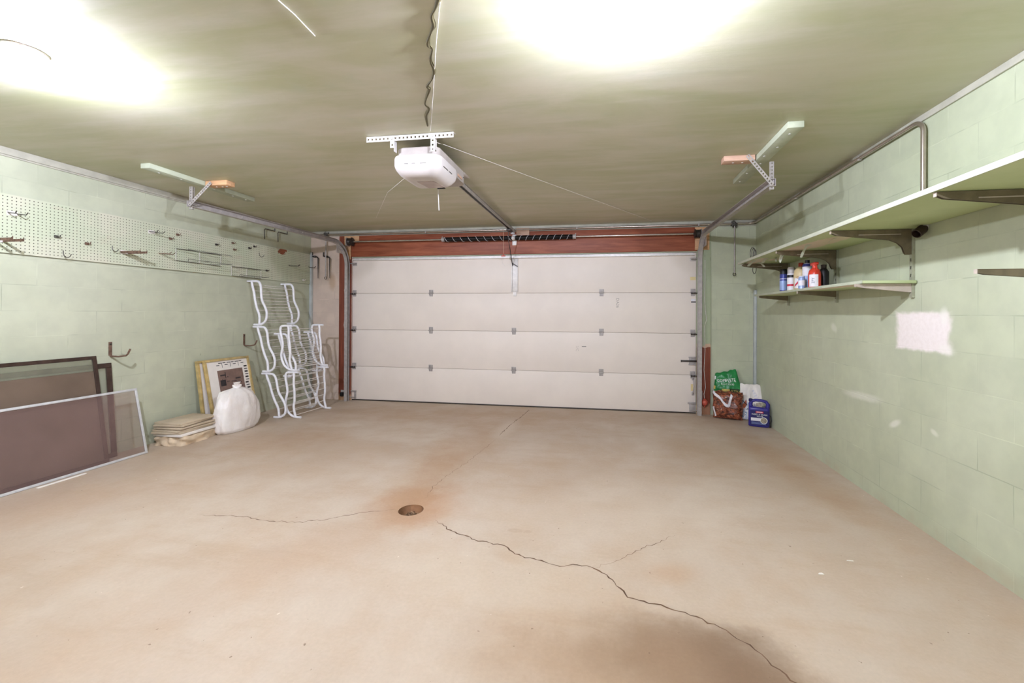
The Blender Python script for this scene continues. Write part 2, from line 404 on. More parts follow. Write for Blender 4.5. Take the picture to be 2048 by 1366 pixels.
def peg_mat():
    k = NT('green_pegboard'); p = k.pos(); xs = k.xyz(p)
    def cell(v, o): return k.ma('SUBTRACT', k.ma('FRACT', k.ma('DIVIDE', k.ma('SUBTRACT', v, o), .0254)), .5)
    a, b = cell(xs[1], .01), cell(xs[2], 1.765)
    d = k.ma('SQRT', k.ma('ADD', k.ma('MULTIPLY', a, a), k.ma('MULTIPLY', b, b)))
    hole = k.ramp(d, .12, .17, 1, 0)
    c = k.mix(k.ramp(k.noise(p, 2.2, 5), .35, .68), lin(190, 196, 168), lin(204, 200, 178))
    c = k.mix(k.ramp(k.noise(k.mapv(p, (1, 1, 2.5)), 3.3, 6), .6, .78, 0, .5), c, lin(192, 176, 156))
    w = k.ma('MULTIPLY', k.ma('SUBTRACT', k.noise(p, 17, 4), .5), 2.6); q = onL(562, 502)
    c = k.mix(k.blob(xs[1], xs[2], q.y, q.z, .075, .05, 0, .12, w), c, lin(140, 78, 50))
    c = k.mix(hole, c, lin(62, 58, 44)); k.col(c); k.b.inputs['Roughness'].default_value = .55
    k.bump(k.ma('SUBTRACT', 1., hole), .3, .003); return k.m
M['pegboard'] = peg_mat()
def shelf_mat():
    k = NT('green_shelf_paint'); p = k.pos(); xs = k.xyz(p)
    c = k.mix(k.ramp(k.noise(p, 2, 5), .35, .65), lin(178, 190, 136), lin(190, 200, 150))
    w = k.ma('MULTIPLY', k.ma('SUBTRACT', k.noise(k.mapv(p, (1, .7, 1)), 7, 6, .7), .5), 1.5)
    for (cx, cy, rx, ry, an) in ((1.60, 3.62, .10, .42, .12), (1.52, 4.72, .07, .26, 0), (1.66, 4.55, .05, .10, .3)):
        c = k.mix(k.blob(xs[0], xs[1], cx, cy, rx, ry, an, .05, w), c, lin(214, 198, 172))
    k.col(c); k.b.inputs['Roughness'].default_value = .55; return k.m
M['shelf'] = shelf_mat()
def glassy(name, col, alpha, rough=.4, wave=0):
    k = NT(name); t = k.n('BsdfTransparent'); mx = k.n('MixShader'); f = k.noise(k.objc(), 3, 5)
    k.col(k.mix(k.ramp(f, .3, .7), tuple(x*.85 for x in col[:3])+(1,), col)); k.b.inputs['Roughness'].default_value = rough
    k.set(mx.inputs[0], k.ramp(f, .2, .8, alpha-.04, alpha+.04)); k.t.links.new(t.outputs[0], mx.inputs[1]); k.t.links.new(k.b.outputs[0], mx.inputs[2])
    k.t.links.new(mx.outputs[0], k.t.nodes['Material Output'].inputs[0]); return k.m
M['brownscreen'] = glassy('brown_insect_screen', lin(112, 94, 78), .92, .6)
M['clearpane'] = glassy('dusty_clear_pane', lin(176, 176, 150), .22, .15)
M['mesh'] = glassy('grey_screen_mesh', lin(158, 128, 120), .26, .6)
def plastic_bag():
    k = NT('thin_white_plastic'); p = k.objc(); k.col(k.mix(k.ramp(k.noise(p, 5, 4), .3, .7), lin(232, 222, 214), lin(244, 238, 232)))
    k.b.inputs['Roughness'].default_value = .32; k.b.inputs['Subsurface Weight'].default_value = .15; k.b.inputs['Subsurface Radius'].default_value = (.03, .025, .02)
    k.bump(k.noise(k.mapv(p, (1, 1, .45)), 13, 4, .6, dist=1.2), .35, .02); return k.m
M['plasticbag'] = plastic_bag()
def mulch_mat():
    k = NT('bark_mulch_print'); p = k.objc()
    vo = k.n('TexVoronoi', {'Vector': k.mapv(p, (1, 1, 1.9), (0, .5, 0)), 'Scale': 26., 'Randomness': 1.}); n = k.noise(k.mapv(p, (1, 1, 1.6)), 16, 5, .7, dist=1.5)
    c = k.mix(k.ramp(n, .36, .62), lin(74, 36, 26), lin(168, 92, 62)); c = k.mix(k.ramp(vo.outputs['Distance'], .45, .8, 0, .8), c, lin(54, 28, 22))
    c = k.mix(k.ramp(k.noise(p, 34, 3), .62, .72, 0, .8), c, lin(214, 168, 134)); k.col(c)
    k.b.inputs['Roughness'].default_value = .28; k.bump(k.noise(p, 22, 4), .4, .01); return k.m
M['mulch'] = mulch_mat()
M['bag_green'] = pbr('green_bag_film', lin(38, 130, 66), .3, 0, .22, 8, .3, 14)
M['bag_dkgreen'] = pbr('dark_green_bag_film', lin(44, 66, 34), .35, 0, .3, 12)
M['bag_yellow'] = pbr('yellow_bag_print', lin(214, 186, 104), .35, 0, .15, 16)
M['bag_white'] = pbr('white_bag_paper', lin(238, 230, 222), .5, 0, .06, 8, .4, 16)
M['bag_blue'] = pbr('pale_blue_bag_print', lin(190, 200, 214), .45, 0, .08, 10, .2, 16)
M['bag_orange'] = pbr('orange_bag_print', lin(186, 104, 70), .45, 0, .15, 14)
M['lettering_white'] = pbr('white_lettering', lin(238, 240, 232), .5, 0, .04, 20)
M['lettering_blue'] = pbr('slate_lettering', lin(70, 84, 110), .5, 0, .1, 20)
M['lettering_dark'] = pbr('dark_lettering', lin(58, 58, 66), .5, 0, .15, 20)
M['jug_blue'] = pbr('royal_blue_jug', lin(52, 46, 128), .3, 0, .12, 8)
M['jug_label'] = pbr('navy_label', lin(34, 32, 92), .4, 0, .1, 8)
M['label_red'] = pbr('red_label', lin(206, 60, 80), .4, 0, .1, 20)
M['label_white'] = pbr('white_label', lin(226, 222, 224), .45, 0, .05, 20)
M['label_grey'] = pbr('bug_photo_print', lin(150, 138, 120), .45, 0, .35, 60)
M['can_blue'] = pbr('blue_can', lin(64, 72, 140), .3, .2, .12, 8)
M['can_pale'] = pbr('pale_blue_can', lin(150, 168, 206), .3, .1, .12, 10)
M['can_grey'] = pbr('grey_cap', lin(178, 172, 166), .4, 0, .05, 10)
M['jug_tan'] = pbr('tan_jug', lin(206, 184, 138), .4, 0, .06, 6)
M['cap_red'] = pbr('dark_red_cap', lin(150, 52, 36), .4, 0, .1, 10)
M['bottle_red'] = pbr('red_bottle', lin(200, 60, 42), .3, 0, .1, 8)
M['bottle_green'] = pbr('green_bottle', lin(120, 140, 112), .25, 0, .1, 8)
M['crack'] = pbr('crack_dark', lin(104, 78, 58), .8, 0, .35, 14)
M['debris'] = pbr('drain_debris', lin(84, 62, 44), .8, 0, .5, 40, c2=lin(160, 130, 98))
M['drain_rust'] = pbr('rusty_drain_bowl', lin(130, 92, 62), .7, .1, .3, 12)

# ------------------------------------------------------------------ the setting
YB = -1.6
DX0, DX1, DZ = -3.797, 1.187, 2.150
b = MB()      # floor with a round drain hole at the middle
dc = onF(822, 1020); dr = .082
NS = 48; ring = [V(dc.x+dr*math.cos(2*PI*i/NS), dc.y+dr*math.sin(2*PI*i/NS), 0) for i in range(NS)]
def sq(i):
    a = 2*PI*i/NS; c, s = math.cos(a), math.sin(a); m = max(abs(c), abs(s)); return V(dc.x+.3*c/m, dc.y+.3*s/m, 0)
sqr = [sq(i) for i in range(NS)]
b.loft([sqr, ring], cap=False)
def rect(x0, y0, x1, y1): b._add([(x0, y0, 0), (x1, y0, 0), (x1, y1, 0), (x0, y1, 0)], [(0, 1, 2, 3)])
FX0, FX1, FY1 = XL-.15, XR+.15, D+.5
rect(FX0, YB, FX1, dc.y-.3); rect(FX0, dc.y+.3, FX1, FY1); rect(FX0, dc.y-.3, dc.x-.3, dc.y+.3); rect(dc.x+.3, dc.y-.3, FX1, dc.y+.3)
floor = struct('floor', b, M['floor'])
b = MB().loft([ring, [V(dc.x+.97*(p.x-dc.x), dc.y+.97*(p.y-dc.y), -.012) for p in ring], [V(dc.x+.62*(p.x-dc.x), dc.y+.62*(p.y-dc.y), -.05) for p in ring], [V(dc.x+.1*(p.x-dc.x), dc.y+.1*(p.y-dc.y), -.055) for p in ring]], cap=False)
drain = thing('floor_drain', 'rusty round drain hole filled with dead leaves in middle of concrete floor', 'drain', (dc.x, dc.y, -.055))
obj('bowl', b, M['drain_rust'], drain)
b = MB()
for i in range(130):
    a, r = random.random()*2*PI, .06*math.sqrt(random.random()); z = -.045+.022*random.random()*(1-r/.08)
    p = V(dc.x+r*math.cos(a), dc.y+r*math.sin(a), z); q = V(random.uniform(-1, 1), random.uniform(-1, 1), random.uniform(-.5, .5)).normalized()
    b.beam(p-q*.012, p+q*.012, random.uniform(.003, .009), .0012, V(random.uniform(-.5, .5), random.uniform(-.5, .5), 1))
o = obj('leaf_debris', b, M['debris'], drain); o['kind'] = 'stuff'
def crack(pts, w):
    p = [V(x, y, .0006) for x, y in pts]; q = [p[0]]
    for a, c in zip(p, p[1:]):
        n = max(2, int((c-a).length/.022)); d = c-a; sd = V(-d.y, d.x, 0).normalized()
        for i in range(1, n+1): q.append(a+d*(i/n)+sd*(0 if i == n else random.gauss(0, .0055)))
    b = MB(); L = []; n = len(q)
    for i, s in enumerate(q):
        t = (q[min(i+1, n-1)]-q[max(i-1, 0)]).normalized(); sd = V(-t.y, t.x, 0); ww = w*random.uniform(.25, 1.1)*(min(1, i/8+.15))*(min(1, (n-1-i)/8+.15))
        L.append((s+sd*ww, s-sd*ww))
    vs = [v for a in L for v in a]; b._add(vs, [(2*i, 2*i+1, 2*i+3, 2*i+2) for i in range(n-1)])
    obj('crack', b, M['crack'], floor, smooth=False)
crack([(-2.6, 2.41), (-2.3, 2.43), (-2.163, 2.412), (-1.922, 2.42), (-1.758, 2.481), (-1.598, 2.613), (-1.385, 2.688)], .0032)
crack([(-1.07, 2.599), (-.931, 2.494), (-.746, 2.409), (-.559, 2.375), (-.487, 2.305), (-.314, 2.257), (-.231, 2.23), (-.142, 2.259), (-.05, 2.239), (.038, 2.161), (.105, 2.039), (.226, 2.014), (.351, 1.979), (.481, 1.908), (.574, 1.827), (.644, 1.717), (.72, 1.6), (.8, 1.45)], .0048)
crack([(-.05, 2.247), (.08, 2.343), (.224, 2.492), (.413, 2.663)], .0022)
crack([(-1.028, 5.85), (-1.07, 5.3), (-1.116, 4.962), (-1.13, 4.5)], .005)
crack([(-1.136, 4.346), (-1.202, 3.714), (-1.27, 3.284), (-1.29, 3.079), (-1.255, 2.865)], .0016)

struct('ceiling', MB().box((FX0, YB, H), (FX1, D+.2, H+.12)), M['ceiling'])
struct('wall_left', MB().box((XL-.15, YB, -.05), (XL, D+.2, H)), M['wall_left'])
struct('wall_right', MB().box((XR, YB, -.05), (XR+.15, D+.2, H)), M['wall_right'])
b = MB().box((XL, D, -.05), (DX0, D+.2, H), mi=0).box((DX1, D, -.05), (XR, D+.2, H), mi=1).box((DX0, D, DZ), (DX1, D+.2, H), mi=1)
struct('wall_back', b, [M['wall_pink'], M['wall_back']])
# header board and jambs round the door
b = MB().box((DX0-.0, D-.028, DZ+.012), (DX1+.0, D-.0005, 2.478), .002); struct('trim_1', b, M['header'])
b = MB().box((-3.995, D-.026, 0), (DX0-.005, D-.0005, 2.478), .002); struct('trim_2', b, M['jamb'])
b = MB().box((DX1+.005, D-.026, 0), (1.362, D-.0005, 2.478), .002); struct('trim_3', b, M['jamb_green'])
# moulding below the ceiling
struct('trim_4', MB().box((XL, YB, H-.055), (XL+.022, D-.03, H), .003).box((XL, YB, H-.068), (XL+.012, D-.03, H-.055), .002), M['trim'])
struct('trim_5', MB().box((XL+.0005, D-.03, H-.045), (XR, D-.0005, H), .003).box((XL+.0005, D-.016, H-.075), (XR, D-.0005, H-.047), .002), M['trim'])
struct('trim_6', MB().box((XR-.014, YB, H-.04), (XR, D-.03, H), .003), M['trim'])

# ------------------------------------------------------------------ garage door
door = bpy.data.objects.new('door_1', None); COL.objects.link(door); door.location = ((DX0+DX1)/2, D, 0); door['kind'] = 'structure'
door['label'] = 'wide cream sectional garage door filling the far wall'
YF = D+.006                                          # inner face of the door
seams = [.014, .512, 1.066, 1.611, DZ-.004]
for z0, z1 in zip(seams, seams[1:]):
    obj('section', MB().box((DX0+.004, YF, z0+.0015), (DX1-.004, YF+.02, z1-.0015), .003).box((DX0-.0, YF+.018, z0), (DX1+.0, YF+.04, z1)), M['door_skin'], door)
obj('bottom_seal', MB().box((DX0, YF-.004, .0), (DX1, YF+.04, .0145), .003), M['steel_dark'], door)
b = MB().prism([(DX0+.02, YF, DZ-.045), (DX0+.02, YF-.045, DZ-.045), (DX0+.02, YF-.045, DZ-.030), (DX0+.02, YF-.042, DZ-.030), (DX0+.02, YF-.042, DZ-.042), (DX0+.02, YF-.003, DZ-.042), (DX0+.02, YF-.003, DZ-.006), (DX0+.02, YF, DZ-.006)], (DX1-DX0-.05, 0, 0))
obj('strut', b, M['galv_white'], door, smooth=False)
def hinge(x, z, mat, roller=0):
    b = MB().box((x-.032, YF-.003, z+.006), (x+.032, YF-.0005, z+.050), .001).box((x-.026, YF-.003, z-.046), (x+.026, YF-.0005, z-.004), .001)
    b.cyl((x-.034, YF-.009, z), (x+.034, YF-.009, z), .0075, 10)
    for dx in (-.022, .022): b.box((x+dx-.003, YF-.014, z-.03), (x+dx+.003, YF-.002, z+.034))
    for dx, dz in ((-.016, .04), (.016, .04), (-.014, -.036), (.014, -.036)): b.cyl((x+dx, YF-.007, z+dz), (x+dx, YF-.002, z+dz), .0048, 8)
    h = obj('hinge', b, mat, door)
    if roller:
        b = MB().cyl((x-.03*roller, YF-.035, z-.008), (x+.085*roller, YF-.035, z-.008), .0055, 8)
        b.lathe((x+.06*roller, YF-.035, z-.008), (roller, 0, 0), [(0, 0), (.018, 0), (.022, .006), (.018, .012), (0, .012)], 14)
        for dx in (-.02, .02): b.box((x+dx-.002, YF-.044, z-.02), (x+dx+.002, YF-.002, z+.004))
        obj('roller', b, M['steel_dark'], h)
for z in seams[1:4]:
    for px in (862, 1028, 1203):
        if px == 1028 and z == seams[3]: continue
        hinge(onB(px, 600).x, z, M['galv'])
    hinge(DX0+.04, z, M['galv'], -1); hinge(DX1-.045, z, M['galv'], 1)
for x, s in ((DX0+.04, -1), (DX1-.045, 1)):          # top and bottom corner brackets
    b = MB().box((x-.04, YF-.003, 2.03), (x+.035, YF-.0005, 2.075), .001).box((x-.03, YF-.045, 2.052), (x+.03, YF-.002, 2.057)).cyl((x-.03*s, YF-.035, 2.062), (x+.085*s, YF-.035, 2.062), .0055, 8)
    obj('corner_bracket', b, M['galv'], door)
    b = MB().box((x-.02-.02*s, YF-.003, .02), (x+.035, YF-.0005, .13), .001).box((x-.06, YF-.02, .128), (x+.04, YF-.0005, .15), .002).cyl((x-.03*s, YF-.035, .05), (x+.085*s, YF-.035, .05), .0055, 8)
    obj('corner_bracket', b, M['galv'], door)
# operator bracket in the middle of the top section
xc = onB(1029.5, 550).x
b = MB().box((xc-.036, YF-.006, 1.628), (xc+.036, YF-.0008, DZ-.05), .002).box((xc-.046, YF-.016, 1.628), (xc-.036, YF-.0008, DZ-.046), .001).box((xc+.036, YF-.016, 1.628), (xc+.046, YF-.0008, DZ-.046), .001).box((xc-.026, YF-.01, 1.568), (xc+.026, YF-.0008, 1.625), .002)
for z in (2.05, 2.02, 1.66, 1.59): b.cyl((xc, YF-.013, z), (xc, YF-.005, z), .006, 8)
br_ = obj('operator_bracket', b, M['galv_white'], door)
b = MB().beam((xc-.03, YF-.018, 2.03), (xc+.045, YF-.018, 1.985), .012, .006, V(0, 1, 0)); obj('latch_clip', b, M['steel_dark'], br_)
# slide lock, lift handle, stickers, stamped marks on the right
p = onB(1385, 722)
b = MB().box((p.x-.045, YF-.004, p.z-.055), (p.x+.04, YF-.0006, p.z+.055), .002).box((p.x-.05, YF-.012, p.z+.038), (p.x+.045, YF-.004, p.z+.056), .002).box((p.x-.05, YF-.012, p.z-.056), (p.x+.045, YF-.004, p.z-.038), .002)
lk = obj('slide_lock', b, M['galv'], door); obj('bolt_bar', MB().box((p.x-.15, YF-.016, p.z-.012), (p.x+.05, YF-.005, p.z+.010), .002).box((p.x-.15, YF-.03, p.z-.014), (p.x-.14, YF-.005, p.z+.012), .002), M['steel_dark'], lk)
p = onB(1386, 772)
b = MB().tube([(p.x, YF-.001, p.z+.10), (p.x, YF-.03, p.z+.085), (p.x+.006, YF-.042, p.z), (p.x, YF-.03, p.z-.085), (p.x, YF-.001, p.z-.10)], .008, 8)
for dz in (.1, -.1): b.box((p.x-.016, YF-.005, p.z+dz-.025), (p.x+.016, YF-.0006, p.z+dz+.025), .002)
obj('lift_handle', b, M['galv'], door)
for (px, py, w, h, m) in ((1386, 557, .07, .045, 'sticker_y'), (1384, 775, .03, .09, 'sticker_y'), (1387, 600, .06, .03, 'label_white'), (1387, 604, .06, .016, 'lettering_dark')):
    q = onB(px, py); e = .0003 if m != 'lettering_dark' else .0005
    obj('sticker', MB().box((q.x-w/2, YF-.0006-e, q.z-h/2), (q.x+w/2, YF-.0001, q.z+h/2)), M[m], door)
def stamp(px, py, txt, size, m):
    q = onB(px, py); obj('stamped_mark', MB().text(txt, size, lambda x, y: V(q.x+y, YF-.0007, q.z-x)), m, door, smooth=False, recalc=False)
stamp(1235, 606, 'DA26', .055, M['ink_soft']); stamp(1154, 697, '3/C', .05, pbr('fainter_stamp', lin(204, 193, 183), .6)); 
q = onB(1168, 693); obj('stamped_mark', MB().box((q.x-.03, YF-.0007, q.z-.004), (q.x+.03, YF-.0001, q.z+.004)), M['gunmetal'], door)

# ------------------------------------------------------------------ torsion spring shaft
YS, ZS = D-.105, 2.375
ts = thing('torsion_spring_shaft', 'long steel shaft with two black wound springs above the garage door', 'door spring', (xc, YS, ZS))
obj('shaft', MB().cyl((DX0+.01, YS, ZS), (DX1+.06, YS, ZS), .0125, 14), M['chrome'], ts)
for x0, x1, sg in ((-2.297, xc-.03, 1), (xc+.03, -.443, -1)):
    n = 110; prof = []
    for i in range(n):
        a = (x1-x0)*i/n; st = (x1-x0)/n; prof += [(.029, a), (.033, a+st*.3), (.033, a+st*.6)]
    prof = [(.012, 0)]+prof+[(.029, x1-x0), (.012, x1-x0)]
    sp = obj('spring', MB().lathe((x0, YS, ZS), (1, 0, 0), prof, 16), M['black_paint'], ts)
    hx = [(x0+(x1-x0)*(i/240), YS+.0335*math.sin(-sg*2*PI*8.5*i/240), ZS+.0335*math.cos(2*PI*8.5*i/240)) for i in range(241)]
    obj('paint_stripe', MB().tube(hx, .0022, 5), M['white_paint'], sp)
    xe = x0 if sg == 1 else x1
    b = MB().lathe((xe-.035*sg, YS, ZS), (sg, 0, 0), [(.012, 0), (.03, 0), (.034, .012), (.03, .03), (.034, .045), (.012, .05)], 16)
    for a in (0, PI/2, PI): b.box((xe-.03*sg-.004, YS+.03*math.cos(a)-.005, ZS+.03*math.sin(a)-.005), (xe-.03*sg+.004, YS+.045*math.cos(a)+.005, ZS+.04*math.sin(a)+.005))
    obj('winding_cone', b, M['galv'], ts)
b = MB().box((xc-.03, D-.034, ZS-.09), (xc+.03, D-.029, ZS+.06), .002).box((xc-.006, YS-.02, ZS-.03), (xc+.006, D-.03, ZS+.03), .002).lathe((xc-.02, YS, ZS), (1, 0, 0), [(.012, 0), (.024, 0), (.026, .02), (.024, .04), (.012, .04)], 16)
obj('centre_bearing', b, M['galv_white'], ts)
for x, s in ((DX0+.04, 1), (DX1-.02, -1)):
    prof = [(.012, 0), (.05, 0), (.056, .006), (.05, .014)]+[(.05+.003*(i % 2), .014+.006*i) for i in range(8)]+[(.06, .064), (.064, .07), (.03, .074), (.012, .09)]
    obj('cable_drum', MB().lathe((x-.045*s, YS, ZS), (s, 0, 0), prof, 20), M['steel_dark'], ts)
    obj('bearing_plate', MB().box((x-.055*s-.003, YS-.045, ZS-.06), (x-.055*s+.003, D-.0405, ZS+.06), .002), M['galv'], ts)
# raw wood pads
tag(obj('wood_block', MB().box((-3.905, D-.040, 2.125), (DX0-.002, D-.027, 2.476), .003), M['raw_wood']), 'tall raw wood pad behind the spring drum at left door corner', 'wood block', 'raw wood pads round the door header')
tag(obj('wood_block', MB().box((DX0+.002, D-.040, 2.395), (-3.665, D-.029, 2.476), .003), M['raw_wood']), 'small raw wood pad on header just right of left spring drum', 'wood block', 'raw wood pads round the door header')
tag(obj('wood_block', MB().box((DX1-.03, D-.040, 2.172), (1.34, D-.029, 2.476), .003), M['raw_wood']), 'raw wood pad behind the spring drum at right door corner', 'wood block', 'raw wood pads round the door header')
q0, q1 = onB(1037, 455), onB(1057, 470)
tag(obj('wood_block', MB().box((q0.x-.02, D-.055, q1.z-.01), (q1.x+.02, D-.031, q0.z-.02), .003), M['pale_wood']), 'short raw wood block on header where the opener rail ends', 'wood block', 'raw wood pads round the door header')

# ------------------------------------------------------------------ door tracks
def track(x, s, label, ystop, blockp, strapx, xe):
    t = thing('door_track', label, 'door track', (x, D-.06, 0), 'garage door tracks')
    R = .33; yv = D-.085; zt = 2.345; path = [(x, yv, .0), (x, yv, zt-R)]; fr = [0, 0]
    for i in range(1, 13): a = PI/2*i/12; path.append((x, yv-R+R*math.cos(a), zt-R+R*math.sin(a))); fr.append(a)
    path.append((xe, ystop, zt)); fr.append(PI/2)
    prof = [(-.029, .048), (-.029, 0), (.029, 0), (.029, .048), (.0265, .048), (.0265, .0025), (-.0265, .0025), (-.0265, .048)]
    prof = [(a, s*(q-.024)) for a, q in prof]
    N = lambda i: V(0, math.cos(fr[i]), math.sin(fr[i])); Bn = lambda i: V(1, 0, 0)
    obj('vertical_rail', MB().sweep(prof, path[:3], N, Bn), M['galv'], t)
    nf = fr; pp = path
    N2 = lambda i: V(0, math.cos(nf[i+2]), math.sin(nf[i+2]))
    hr = obj('horizontal_rail', MB().sweep(prof, pp[2:], N2, Bn), M['galv'], t)
    for y in (ystop+.09, ystop+.6, ystop+1.5): obj('bolt', MB().lathe((xe+(x-xe)*(y-ystop)/(yv-R-ystop)-s*.026, y, zt+.005), (s, 0, 0), [(0, 0), (.009, 0), (.009, .004), (0, .007)], 10), M['bolt'], hr)
    for z in (.25, .95, 1.7):                        # jamb brackets
        b = MB().box((x-s*.03-.02, D-.031, z-.06), (x-s*.03+.02, D-.0275, z+.06), .001).box((x-s*.029-.002, D-.09, z-.03), (x-s*.029+.002, D-.029, z+.03), .001)
        obj('jamb_bracket', b, M['galv'], t)
    # flag bracket
    obj('flag_bracket', MB().box((x-s*.03-.0015, D-.30, 2.19), (x-s*.03+.0015, D-.028, 2.33), .001), M['galv'], t)
    # hanger: upright strap and a diagonal brace to the wood block
    b = MB().perf((strapx, ystop+.02, zt-.05), (strapx, ystop+.02, H-.042), .034, .003, V(0, 1, 0), .027, .012).perf((strapx+s*.0, ystop+.038, zt-.05), (strapx, ystop+.038, H-.042), .034, .003, V(1, 0, 0), .027, .012)
    obj('hanger_strap', b, M['galv'], t)
    b = MB().perf((strapx, ystop+.0, zt-.02), blockp, .030, .003, V(0, -1, 0), .025, .012); obj('diagonal_brace', b, M['galv'], t)
    return t
ZT = 2.345
track(-3.825, 1, 'left garage door track, curving back along the ceiling by pegboard wall', 3.48, (-3.66, 3.478, H-.022), -3.90, -3.90)
track(1.212, -1, 'right garage door track, curving back along the ceiling by shelf wall', 3.56, (1.07, 3.512, H-.006), 1.268, 1.268)
# boards and blocks screwed to the ceiling that carry the tracks
def ceil_board(x0, x1, y0, y1, z0, z1, m, name, label, scr):
    t = thing(name, label, 'ceiling board', ((x0+x1)/2, (y0+y1)/2, z0))
    obj('board', MB().box((x0, y0, z0), (x1, y1, z1), .004), m, t)
    for x, y in scr: obj('screw', MB().lathe((x, y, z0+.0005), (0, 0, -1), [(0.0085, 0), (.0085, .003), (0, .006)], 10), M['bolt'], t)
ceil_board(-3.835, -3.745, 3.0, 4.08, H-.042, H, M['green_wood'], 'ceiling_board', 'green painted ceiling board over the left door track', [(-3.80, 3.12), (-3.78, 3.3), (-3.77, 3.62), (-3.79, 3.85), (-3.78, 4.0)])
ceil_board(-3.735, -3.505, 3.49, 3.585, H-.045, H, M['raw_wood'], 'wood_block', 'raw wood block on ceiling beside left green board', [(-3.66, 3.54), (-3.60, 3.545), (-3.55, 3.54)])
ceil_board(1.14, 1.238, 2.95, 4.15, H-.042, H, M['green_wood'], 'ceiling_board', 'green painted ceiling board over the right door track', [(1.19, 3.05), (1.2, 3.28), (1.17, 3.45), (1.2, 3.62), (1.17, 3.85), (1.18, 4.08)])
ceil_board(.90, 1.13, 3.52, 3.61, H-.042, H, M['pale_wood'], 'wood_block', 'raw reddish wood block on ceiling beside right green board', [(.98, 3.565), (1.05, 3.57)])

# ------------------------------------------------------------------ garage door opener
gx = -1.305
op = thing('garage_door_opener', 'white and taupe garage door opener hung from the ceiling with long rail', 'door opener', (gx, 3.0, 2.26))
def rrect(x0, x1, y0, y1, r0, r1, z, n=8):
    pts = []
    for cx, cy, a0, r in ((x1-r0, y0+r0, -PI/2, r0), (x1-r1, y1-r1, 0, r1), (x0+r1, y1-r1, PI/2, r1), (x0+r0, y0+r0, PI, r0)):
        for i in range(n+1): a = a0+PI/2*i/n; pts.append((cx+r*math.cos(a), cy+r*math.sin(a), z))
    return pts
b = MB().loft([rrect(gx-.155, gx+.155, 2.81, 3.42, .05, .08, z) for z in (2.375, 2.47)]+[rrect(gx-.15, gx+.15, 2.815, 3.415, .05, .08, 2.476)])
ch = obj('housing', b, M['grey_plastic'], op)
b = MB().box((gx-.12, 2.803, 2.385), (gx-.07, 2.813, 2.41), .002).box((gx-.145, 2.80, 2.38), (gx-.125, 2.815, 2.40)); obj('connector_block', b, M['steel_dark'], ch)
obj('terminal_strip', MB().box((gx+.1555, 3.20, 2.39), (gx+.160, 3.30, 2.41), .002), M['pale_wood'], ch)
b = MB().loft([rrect(gx-.172, gx+.172, 2.775, 3.16, .075, .05, 2.41), rrect(gx-.175, gx+.175, 2.77, 3.165, .075, .05, 2.395), rrect(gx-.175, gx+.175, 2.77, 3.165, .075, .05, 2.35), rrect(gx-.168, gx+.168, 2.778, 3.16, .075, .05, 2.325),
               rrect(gx-.145, gx+.145, 2.80, 3.14, .07, .05, 2.293), rrect(gx-.12, gx+.12, 2.83, 3.12, .06, .04, 2.278), rrect(gx-.09, gx+.09, 2.86, 3.10, .04, .03, 2.272)])
cv = obj('light_cover', b, M['white_plastic'], op, ang=60)
for u0, u1 in ((-.075, -.045), (-.02, .005), (.04, .085)): obj('vent_slot', MB().box((gx+u0, 2.7705, 2.345), (gx+u1, 2.776, 2.352)), M['gunmetal'], cv)
for y0, y1 in ((2.86, 2.95), (2.97, 3.03)): obj('vent_slot', MB().box((gx+.170, y0, 2.345), (gx+.1755, y1, 2.352)), M['gunmetal'], cv)
b = MB().prism([(gx-.055, 2.93, 2.2735), (gx+.07, 2.93, 2.2735), (gx+.1, 3.09, 2.2735), (gx-.03, 3.09, 2.2735)], (0, 0, -.004)); obj('lamp_lens', b, M['lens'], cv)
b = MB().box((gx+.03, 3.105, 2.274), (gx+.09, 3.118, 2.268)); obj('button_row', b, M['black'], cv)
b = MB().box((gx-.024, 3.40, 2.468), (gx-.016, D-.03, 2.505)).box((gx+.016, 3.40, 2.468), (gx+.024, D-.03, 2.505)).box((gx-.024, 3.40, 2.500), (gx+.024, D-.03, 2.506))
rl = obj('rail', b, M['galv'], op)
obj('drive_belt', MB().box((gx-.0155, 3.42, 2.478), (gx+.0155, D-.05, 2.484)), M['black'], rl)
obj('header_bracket', MB().box((gx-.03, D-.06, 2.44), (gx+.03, D-.029, 2.50), .002).box((gx-.028, D-.12, 2.455), (gx-.025, D-.05, 2.51)).box((gx+.025, D-.12, 2.455), (gx+.028, D-.05, 2.51)), M['galv'], rl)
b = MB().box((gx-.028, D-.32, 2.44), (gx+.028, D-.20, 2.468), .004); tr = obj('trolley', b, M['steel_dark'], op)
obj('door_arm', MB().beam((gx-.01, D-.26, 2.45), (gx-.016, D-.235, 2.30), .025, .005, V(1, 0, 0)).beam((gx-.016, D-.235, 2.31), (xc-.03, YF-.016, 2.0), .022, .005, V(1, 0, 0)), M['steel_dark'], op)
# emergency release cord
rx = onB(1011, 520).x+.02
b = MB().cyl((rx, D-.21, 2.46), (rx, D-.21, 2.14), .003, 6); rc = obj('release_cord', b, M['pale_wood'], op)
obj('release_handle', MB().box((rx-.03, D-.217, 2.105), (rx+.03, D-.203, 2.122), .004).cyl((rx, D-.21, 2.12), (rx, D-.21, 2.145), .008, 8), M['redball'], rc)
obj('cord_tail', MB().tube([(rx-.015, D-.21, 2.105), (rx-.022, D-.21, 2.06), (rx-.01, D-.21, 2.01), (rx+.02, D-.21, 1.97)], .002, 5), M['white_wire'], rc)
